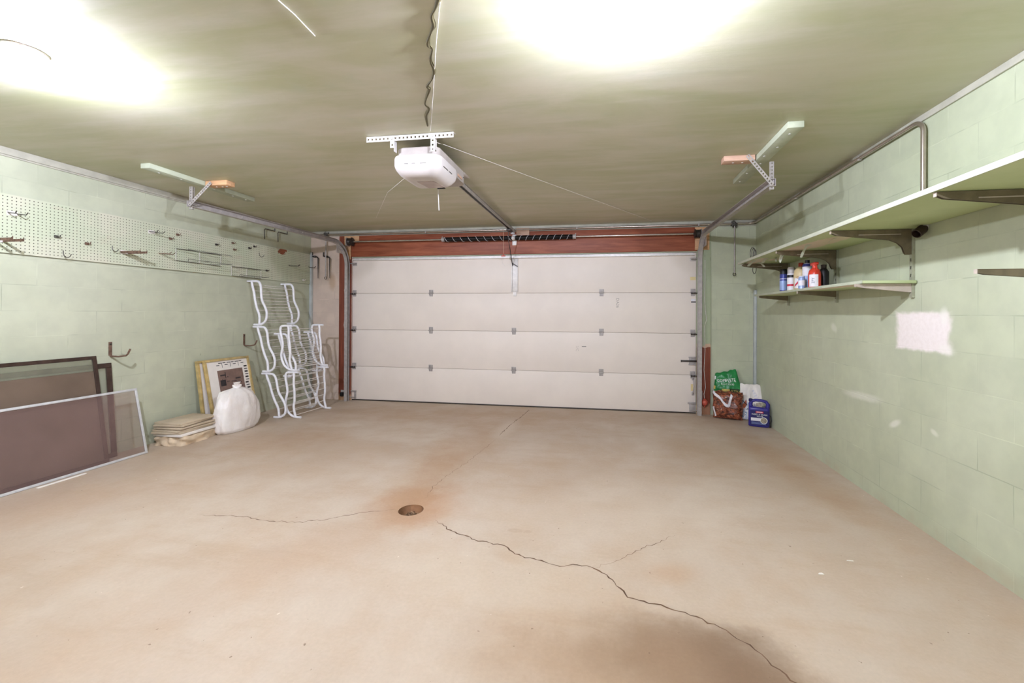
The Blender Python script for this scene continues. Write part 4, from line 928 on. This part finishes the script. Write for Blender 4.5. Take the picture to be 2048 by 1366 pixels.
# ------------------------------------------------------------------ bags and jug in the right far corner
def sheet(c, rt, up, out, w, h, d, seed, wr=.012, taper=0.0, sag=0.0, nu=26, nv=26, edge=3.0, skew=0.0):
    """a stuffed bag: returns (front surface function, mesh builder). u in -1..1, v in 0..1"""
    c, rt, up, out = Vector(c), Vector(rt).normalized(), Vector(up).normalized(), Vector(out).normalized()
    def pt(u, v, side=1, e=0.0):
        pu = max(0, 1-abs(u)**edge); pv = max(0, 1-abs(2*v-1)**edge); f = (pu*pv)**.5
        n = mnoise.noise(V(u*2.2+seed, v*2.6, side*3))*wr*2+mnoise.noise(V(u*6+seed, v*7, side*5))*wr
        ww = w*(1-taper*v)*(1+.05*mnoise.noise(V(v*4+seed, 1, 2)))
        hh = h*(1+.05*mnoise.noise(V(u*3+seed, 4, 1))*(1 if v > .5 else 0)+skew*u)
        dd = d*(1+sag*(.5-v))
        return c+rt*(u*ww/2)+up*(v*hh)+out*(side*(dd/2*f+n*f)+e)
    b = MB()
    for sd in (1, -1): b.grid(lambda a, q: pt(a*2-1, q, sd), nu, nv)
    bmesh.ops.remove_doubles(b.bm, verts=b.bm.verts, dist=.0004)
    return pt, b
def onbag(pt, u0, v0, w, h, e=.002, rot=0, sc=1):
    c, s = math.cos(rot), math.sin(rot)
    return lambda x, y: pt(u0+(x*c-y*s)*2/w, v0+(x*s+y*c)/h, 1, e)
def strip(pt, pts, wd, e=.002):
    """printed band on a bag face following (u, v) points"""
    def fn(a, q):
        k = min(int(q*(len(pts)-1)), len(pts)-2); t = q*(len(pts)-1)-k; u = pts[k][0]*(1-t)+pts[k+1][0]*t; v = pts[k][1]*(1-t)+pts[k+1][1]*t
        du, dv = pts[k+1][0]-pts[k][0], pts[k+1][1]-pts[k][1]; L = math.hypot(du, dv); 
        return pt(u-dv/L*(a-.5)*wd, v+du/L*(a-.5)*wd, 1, e)
    return MB().grid(fn, 3, 8*(len(pts)-1))
# mulch bag
mw, mh = .345, .345; mc = V(1.522, 5.725, .004)
pt, b = sheet(mc, (1, -.35, 0), (0.02, .10, 1), (-.35, -1, 0), mw, mh, .15, 3, .012)
t = thing('mulch_bag', 'brown bark mulch bag standing beside the right door jamb', 'bag', mc); obj('bag_body', b, M['mulch'], t)
obj('white_band', strip(pt, [(-.97, .97), (-.5, .75), (-.05, .52), (.12, .5)], .10), M['label_white'], t)
obj('white_band', strip(pt, [(.12, .5), (.22, .72), (.30, .9)], .14), M['label_white'], t)
obj('white_band', strip(pt, [(-.93, .42), (-.86, .22), (-.82, .08)], .12), M['label_white'], t)
# green bag behind it
gw, gh = .37, .30; gc = V(1.575, 5.868, .285)
pt, b = sheet(gc, (1, -.2, -.12), (-.10, .2, 1), (-.2, -1, .12), gw, gh, .07, 9, .010, .30, skew=.16)
t = thing('fertilizer_bag', 'green fertilizer bag slumped on top behind the mulch bag', 'bag', gc); obj('bag_body', b, M['bag_green'], t)
obj('lettering', MB().text('COMPLETE', .058, onbag(pt, -.06, .60, gw, gh, .004, .0)), M['lettering_white'], t, smooth=False, recalc=False)
obj('lettering', MB().text('PLANT FOOD', .030, onbag(pt, .0, .44, gw, gh, .004, .0)), M['lettering_white'], t, smooth=False, recalc=False)
obj('print_panel', strip(pt, [(-.45, .10), (.1, .12)], .24, .003), M['bag_yellow'], t); obj('print_panel', strip(pt, [(.1, .14), (.8, .16)], .24, .003), M['bag_dkgreen'], t)
obj('lettering', MB().text('ULTRA', .05, onbag(pt, .45, .15, gw, gh, .005)), M['bag_yellow'], t, smooth=False, recalc=False)
for v in (.8, .3): obj('edge_mark', strip(pt, [(-.98, v-.12), (-.95, v+.05)], .12, .003), M['lettering_white'] if v > .5 else M['bag_yellow'], t)
pt, b = sheet(V(1.70, 5.875, .002), (1, -.2, 0), (0, .12, 1), (-.2, -1, 0), .24, .30, .05, 21, .01)
tag(obj('dark_bag', b, M['bag_dkgreen']), 'dark green bag barely showing between mulch bag and white bag', 'bag')
# white and blue bag
ww, wh = .25, .45; wc = V(1.79, 5.70, .004)
pt, b = sheet(wc, (1, -.35, 0), (.09, .30, 1), (-.35, -1, .1), ww, wh, .09, 14, .014, -.08, .8)
t = thing('white_bag', 'crumpled white and pale blue paper bag behind the blue jug', 'bag', wc); obj('bag_body', b, M['bag_white'], t)
obj('print_panel', strip(pt, [(-.5, .02), (-.5, .55)], .95, .002), M['bag_blue'], t)
obj('print_panel', strip(pt, [(-.95, .22), (-.35, .50)], .16, .0035), M['bag_orange'], t)
obj('lettering', MB().text('Quick Track', .055, onbag(pt, -.35, .24, ww, wh, .005, .85)), M['lettering_blue'], t, smooth=False, recalc=False)
obj('lettering', strip(pt, [(-.9, .58), (-.3, .42)], .035, .004), M['lettering_dark'], t)
for i in range(5): obj('lettering', MB().text('///', .03, onbag(pt, .2+.1*i, .82-.07*i, ww, wh, .004, .4)), M['can_pale'], t, smooth=False, recalc=False)
# blue jug
jx, jy = 1.795, 5.435
jd = V(-.30, -1, 0).normalized(); jr = V(-jd.y, jd.x, 0)
jr = V(1, -.30, 0).normalized()
jo = V(jx, jy, 0)
def J(a, c, z): return jo+jr*a+jd*c+V(0, 0, z)
def jring(a0, a1, c0, c1, r, z, n=5):
    return [J(p[0], p[1], z) for p in rrect(a0, a1, c0, c1, r, r, 0, n)]
t = thing('weed_killer_jug', 'purple blue plastic jug with handle in front of the white bag', 'jug', jo)
b = MB().loft([jring(-.10, .10, -.05, .05, .03, .0), jring(-.112, .112, -.06, .06, .03, .012), jring(-.112, .112, -.06, .06, .03, .205), jring(-.108, .108, -.055, .055, .03, .225), jring(-.108, -.06, -.04, .04, .02, .235)], cap=True)
bd = obj('jug_body', b, M['jug_blue'], t, ang=50)
hp = [J(-.085, 0, .22), J(-.09, 0, .262), J(-.075, 0, .292), J(-.04, 0, .305), J(.03, 0, .305), J(.075, 0, .292), J(.095, 0, .262), J(.09, 0, .215)]
obj('handle', MB().tube(hp, .018, 10, rs=[.026, .022, .019, .017, .017, .019, .022, .026]), M['jug_blue'], t)
obj('spout_cap', MB().lathe(J(-.088, 0, .285), (0, 0, 1), [(.018, 0), (.022, .006), (.022, .03), (.012, .036), (0, .036)], 14), M['jug_label'], t)
obj('neck_tag', MB().prism([J(-.03, .03, .235), J(.03, .03, .235), J(.045, .02, .275), J(.01, .02, .285), J(-.035, .02, .27)], jd*.002), M['label_grey'], t)
lb = obj('label', MB().prism([J(-.092, .0602, .02), J(.098, .0602, .02), J(.098, .0602, .195), J(-.092, .0602, .195)], jd*.0012), M['jug_label'], bd)
JT = lambda a0, z0: (lambda x, y: J(a0+x, .0622, z0+y))
b = MB().prism([J(-.035, .0616, .166), J(.045, .0616, .166), J(.045, .0616, .186), J(-.035, .0616, .186)], jd*.0006); obj('red_mark', b, M['label_red'], bd)
for z in (.179, .171): obj('red_mark', MB().prism([J(-.026, .0624, z), J(.036, .0624, z), J(.036, .0624, z+.003), J(-.026, .0624, z+.003)], jd*.0004), M['lettering_white'], bd)
obj('lettering', MB().text('WEED & GRASS', .024, JT(.004, .148)), M['lettering_white'], bd, smooth=False, recalc=False)
obj('lettering', MB().text('KILLER', .022, JT(.01, .126)), M['lettering_white'], bd, smooth=False, recalc=False)
obj('white_panel', MB().prism([J(-.085, .0616, .072), J(.02, .0616, .072), J(.02, .0616, .108), J(-.085, .0616, .108)], jd*.0006), M['label_white'], bd)
obj('photo_disc', MB().prism([J(.05+.038*math.cos(2*PI*i/24), .0622, .082+.038*math.sin(2*PI*i/24)) for i in range(24)], jd*.0008), M['lettering_white'], bd)
obj('photo_disc', MB().prism([J(.05+.033*math.cos(2*PI*i/24), .0632, .082+.033*math.sin(2*PI*i/24)) for i in range(24)], jd*.0006), M['label_grey'], bd)
for z in (.055, .045, .035): obj('fine_print', MB().prism([J(-.08, .0616, z), J(.07, .0616, z), J(.07, .0616, z+.003), J(-.08, .0616, z+.003)], jd*.0005), M['can_pale'], bd)
obj('spray_hose', MB().tube([J(.112, 0, .14), J(.128, .01, .12), J(.13, .02, .08), J(.118, .03, .05), J(.122, .03, .02), J(.115, .045, .006)], .004, 6), M['black'], t)

# ------------------------------------------------------------------ left: leaning screens
def lean(yb0, yb1, xb, xt, h, th, fw, mats, name, label, cat, grp=None, rot=0.0, panes=None, yc=None):
    """framed panel leaning on the left wall: frame plus panes. (a along y, c up the slope)"""
    base = V(xb, (yb0+yb1)/2, 0); up = V(xt-xb, 0, h); L = up.length; up.normalize(); nr = V(up.z, 0, -up.x); ya = V(0, 1, 0)
    ya2 = (ya*math.cos(rot)+up*math.sin(rot)); up2 = (up*math.cos(rot)-ya*math.sin(rot)); w = yb1-yb0
    Pm = lambda a, c, e: base+ya2*a+up2*c+nr*e
    t = thing(name, label, cat, base, grp)
    b = MB()
    for a0, a1, c0, c1 in ((-w/2, w/2, 0, fw), (-w/2, w/2, L-fw, L), (-w/2, -w/2+fw, fw, L-fw), (w/2-fw, w/2, fw, L-fw)):
        b.obox(Pm((a0+a1)/2, (c0+c1)/2, th/2), ya2, up2, nr, (a1-a0)/2, (c1-c0)/2, th/2, .0025)
    obj('frame', b, mats, t)
    for nm, a0, a1, c0, c1, m in (panes or []):
        A0 = -w/2+fw+a0*(w-2*fw); A1 = -w/2+fw+a1*(w-2*fw); C0 = fw+c0*(L-2*fw); C1 = fw+c1*(L-2*fw)
        obj(nm, MB().obox(Pm((A0+A1)/2, (C0+C1)/2, th/2), ya2, up2, nr, (A1-A0)/2-.0003, (C1-C0)/2-.0003, .0015), m, t)
    return t, Pm, w, L
SG = 'window screens leaning on the left wall'
lean(1.9, 3.255, -4.405, -4.478, .85, .018, .042, M['brownframe'], 'storm_window', 'dark bronze storm window at the back, closest to the wall', 'storm window', SG, 0, [('glass_pane', 0, 1, 0, 1, M['clearpane'])])
lean(1.55, 3.115, -4.30, -4.448, .925, .020, .030, M['brownframe'], 'storm_window', 'tall dark bronze storm window with brown screen, in the middle', 'storm window', SG, 0, [('insect_screen', 0, 1, 0, .885, M['brownscreen']), ('glass_pane', 0, 1, .887, 1, M['clearpane']), ('sash_rail', 0, .42, .60, .66, M['brownframe'])])
lean(1.55, 3.38, -4.225, -4.355, .60, .012, .020, M['alu'], 'window_screen', 'silver aluminium window screen in front of the storm windows', 'window screen', SG, 0, [('screen_mesh', 0, 1, 0, 1, M['mesh'])])
# aluminium strips on the floor before it
tag(obj('metal_strip', MB().beam((-4.165, 2.56, .004), (-4.165, 2.86, .004), .02, .006), M['chip']), 'short white strip on floor in front of the aluminium screen', 'strip')

# ------------------------------------------------------------------ gold framed pictures
def picture(y0, y1, xb, xt, h, label, art, rot=0):
    t, P, w, L = lean(y0, y1, xb, xt, h, .032, .026, M['gold'], 'framed_picture', label, 'picture', 'gold framed pictures on the left wall', rot, [('picture_mat', 0, 1, 0, 1, M['mat_white'])])
    if art:
        e = .0185
        b = MB(); ya = (P(1, 0, 0)-P(0, 0, 0)); up = (P(0, 1, 0)-P(0, 0, 0)); nr = ya.cross(up)*-1; nr = (P(0, 0, 1)-P(0, 0, 0))
        b.obox(P(.02, L*.66, e), ya, up, nr, .17, L*.17, .0006); obj('brown_panel', b, M['art_brown'], t)
        b = MB(); rnd = random.Random(5)
        for i in range(7): b.obox(P(-.13+.055*i, L-.075, e), ya, up, nr, .002 if i % 2 else .02, .03 if i % 2 else .004, .0006)
        for i in range(6): b.obox(P(-.1+.055*i, L-.05, e), ya, up, nr, .02, .004, .0006)
        for i in range(20): b.obox(P(w/2-.065+rnd.uniform(-.008, .008), L-.12-.033*i, e), ya, up, nr, .022, .005 if i % 2 else .009, .0006)
        obj('ink_marks', b, M['ink'], t)
        b = MB()
        for i in range(12): b.obox(P(-.1+rnd.random()*.24, L*.56+rnd.random()*L*.2, e+.001), ya, up, nr, rnd.choice((.035, .004, .02)), rnd.choice((.004, .035, .008)), .0005)
        obj('dark_shapes', b, M['ink'], t)
picture(4.05, 4.64, -4.345, -4.455, .775, 'gold framed picture behind, showing only its left edge', False)
picture(4.10, 4.70, -4.262, -4.42, .775, 'gold framed picture in front with black dashes and brown panel', True)

# ------------------------------------------------------------------ knotted white bag
bx, by = -4.09, 4.225
t = thing('knotted_bag', 'full white plastic bag knotted on top, in front of the pictures', 'bag', (bx, by, 0))
def bagpt(u, v):
    a = 2*PI*u
    prof = [(0, .84), (.06, .97), (.2, 1.04), (.38, 1.03), (.54, .96), (.66, .86), (.75, .73), (.81, .57), (.86, .38), (.90, .17), (.93, .09), (.96, .12), (1.0, .17)]
    for (v0, r0), (v1, r1) in zip(prof, prof[1:]):
        if v <= v1: tt = (v-v0)/(v1-v0); r = r0+(r1-r0)*tt; break
    n = .10*mnoise.noise(V(math.cos(a)*1.5, math.sin(a)*1.5, v*2.2))+.07*mnoise.noise(V(math.cos(a)*4, math.sin(a)*4, v*3.5))+.025*mnoise.noise(V(math.cos(a)*11, math.sin(a)*11, v*9))
    n += .30*max(0, v-.45)*mnoise.noise(V(math.cos(a)*6, math.sin(a)*6, v*1.2))+.10*max(0, v-.6)*math.sin(a*9+v*4)
    ear = .06*max(0, math.cos(a+2.2))**6*max(0, 1-abs(v-.72)/.16)
    r *= 1+n
    return V(bx+.13*r*math.cos(a), by+.265*r*math.sin(a), .53*v+ear+.0015)
b = MB().grid(bagpt, 72, 56, closed_u=True); vs0 = [v for v in b.bm.verts if abs(v.co.z-.0015) < 1e-5]
bmesh.ops.contextual_create(b.bm, geom=vs0)
obj('bag_body', b, M['plasticbag'], t, ang=80)
kz = .485
obj('knot', MB().tube([V(bx+.03*math.cos(a), by+.035*math.sin(a), kz+.012*math.sin(2*a)) for a in [2*PI*i/14 for i in range(14)]], .014, 8, closed=True), M['plasticbag'], t)

# ------------------------------------------------------------------ pile of boards on torn insulation
tag_o = None
def lump(cx, cy, rx, ry, h, seed, ang):
    c, s = math.cos(ang), math.sin(ang)
    def fn(u, v):
        a = 2*PI*u; r = 1 if v < .45 else max(0, (1-(v-.45)/.55)); z = h*min(1, v/.45)
        e = 1/max(abs(math.cos(a)), abs(math.sin(a)))**.8
        n = 1+.16*mnoise.noise(V(math.cos(a)*3+seed, math.sin(a)*3, v*4))
        x, y = rx*r*e*math.cos(a)*n*.9, ry*r*e*math.sin(a)*n*.9
        return V(cx+x*c-y*s, cy+x*s+y*c, .001+z*(1+.22*mnoise.noise(V(x*14, y*14, seed))))
    return MB().grid(fn, 60, 14, closed_u=True)
b = lump(-4.255, 3.79, .185, .235, .085, 4, .1)
tag(obj('insulation_slab', b, M['paper'], ang=70), 'torn tan paper insulation slab on floor under the board pile', 'insulation')
BGP = 'boards piled on the insulation slab'
zz = .092; rnd = random.Random(3)
names = ['white edged board, lowest on right of the pile', 'second board from the bottom of the floor pile', 'third board from the bottom of the floor pile', 'fourth board from the bottom of the floor pile', 'fifth board from the bottom of the floor pile', 'topmost dusty board of the pile by the white bag']
for i, lab in enumerate(names):
    th = .026 if i == 0 else .018; a = rnd.uniform(-.10, .10)+.06; cx, cy = -4.27+rnd.uniform(-.015, .015), 3.785+rnd.uniform(-.02, .02)
    hx, hy = .155, .20
    if i == 0: cx += .02
    ax_, ay_ = V(math.cos(a), math.sin(a), 0), V(-math.sin(a), math.cos(a), 0)
    z0 = zz
    tag(obj('flat_board', MB().obox((cx, cy, z0+th/2), ax_, ay_, V(0, 0, 1), hx, hy, th/2, .003), M['mat_white'] if i == 0 else M['board']), lab, 'board', BGP)
    zz += th+.0005+(.006 if i in (2, 3) else .0)

# ------------------------------------------------------------------ white tube and wire racks
T1 = [(.051, .993), (.056, .917), (.074, .75), (.066, .563), (.062, .373), (.078, .208), (.074, .0)]
T2 = [(.051, 1.0), (.083, 1.0), (.142, .99), (.170, .93), (.179, .84), (.174, .72), (.164, .565), (.180, .41), (.188, .31), (.181, .2), (.163, .10), (.125, .03), (.075, .0), (.0, -.002)]
def spl(pts, n=5):
    out = []; P = [Vector(p) for p in pts]
    for i in range(len(P)-1):
        p0, p1, p2, p3 = P[max(i-1, 0)], P[i], P[i+1], P[min(i+2, len(P)-1)]
        for j in range(n):
            t = j/n; out.append(.5*((2*p1)+(p2-p0)*t+(2*p0-5*p1+4*p2-p3)*t*t+(3*p1-p0-3*p2+p3)*t**3))
    return out+[P[-1]]
RG = 'stackable white wire racks'
def rack(xb, zb, xt, zt, y0, y1, m, label, wob=.014, yaw=0.0):
    """one rack: two S-curved side loops joined by thin wires; tail tips at (xb,zb) and (xt,zt); m=1 opens away from the wall, -1 towards it"""
    h = zt-zb; t = thing('wire_rack', label, 'wire rack', (xb, (y0+y1)/2, zb), RG)
    def P(o, q, y): return V(xb+(xt-xb)*q+m*(o+(wob*math.sin(2*PI*q) if .02 < q < .98 else 0))+yaw*(y-y0), y, zb+.0145+q*(h-.0295))
    a = [[P(o, q, y) for o, q in T1] for y in (y0, y1)]; c = [[P(o, q, y) for o, q in T2] for y in (y0, y1)]
    for k, y in enumerate((y0, y1)):
        b = MB().tube(spl(a[k]), .0140, 10).tube(spl(c[k]), .0140, 10).cyl(P(-.012, 1.0, y), P(.06, 1.0, y), .0125, 10).cyl(P(0, 0, y), P(.10, 0, y), .0125, 10)
        obj('side_loop', b, M['white_paint'], t)
    def inter(T, q):
        for (o0, q0), (o1, q1) in zip(T, T[1:]):
            lo, hi = min(q0, q1), max(q0, q1)
            if lo <= q <= hi and hi > lo: return o0+(o1-o0)*(q-q0)/(q1-q0)
        return T[0][0]
    for q in (.10, .25, .40, .55, .70, .86): obj('cross_wire', MB().cyl(P(inter(T2[3:], q), q, y0), P(inter(T2[3:], q), q, y1), .0042, 6), M['white_wire'], t)
    for q in (.04, .18, .33, .48, .63, .78, .92): obj('cross_wire', MB().cyl(P(inter(T1, q), q, y0), P(inter(T1, q), q, y1), .0042, 6), M['white_wire'], t)
YA0, YA1 = 4.765, 5.33
rack(-4.372, 1.150, -4.46, 1.725, YA0, YA1, 1, 'topmost white wire rack, leaning on the wall below pegboard')
rack(-4.245, .565, -4.372, 1.150, YA0, YA1, 1, 'middle white wire rack of the tall stack of three')
rack(-4.085, 0.0, -4.245, .565, YA0, YA1, 1, 'bottom white wire rack of the tall stack of three')
YB0, YB1 = 4.81, 5.35
rack(-3.80, .585, -3.88, 1.165, YB0, YB1, -1, 'upper white wire rack of the right hand stack of two', .012, .06)
rack(-3.745, 0.0, -3.80, .585, YB0, YB1, -1, 'lower white wire rack of the right hand stack of two', .012, .06)
rack(-4.03, .50, -4.155, 1.06, 4.86, 5.40, 1, 'white wire rack hooked between the tall stack and the right hand stack')

# ------------------------------------------------------------------ little chips on the floor
for px, py, lab in ((1641, 1148, 'white paint chip on the bare floor near the right wall, nearer the viewer'), (1700, 1122, 'tiny pale sliver on the floor near the right wall')):
    q = onF(px, py); tag(obj('paint_chip', MB().prism([(q.x-.014, q.y-.006, .0005), (q.x+.016, q.y-.004, .0005), (q.x+.010, q.y+.010, .0005), (q.x-.004, q.y+.006, .0005)] if px == 1641 else [(q.x-.018, q.y-.003, .0005), (q.x+.018, q.y-.002, .0005), (q.x+.016, q.y+.003, .0005), (q.x-.014, q.y+.003, .0005)], (0, 0, .002)), M['chip']), lab, 'paint chip')
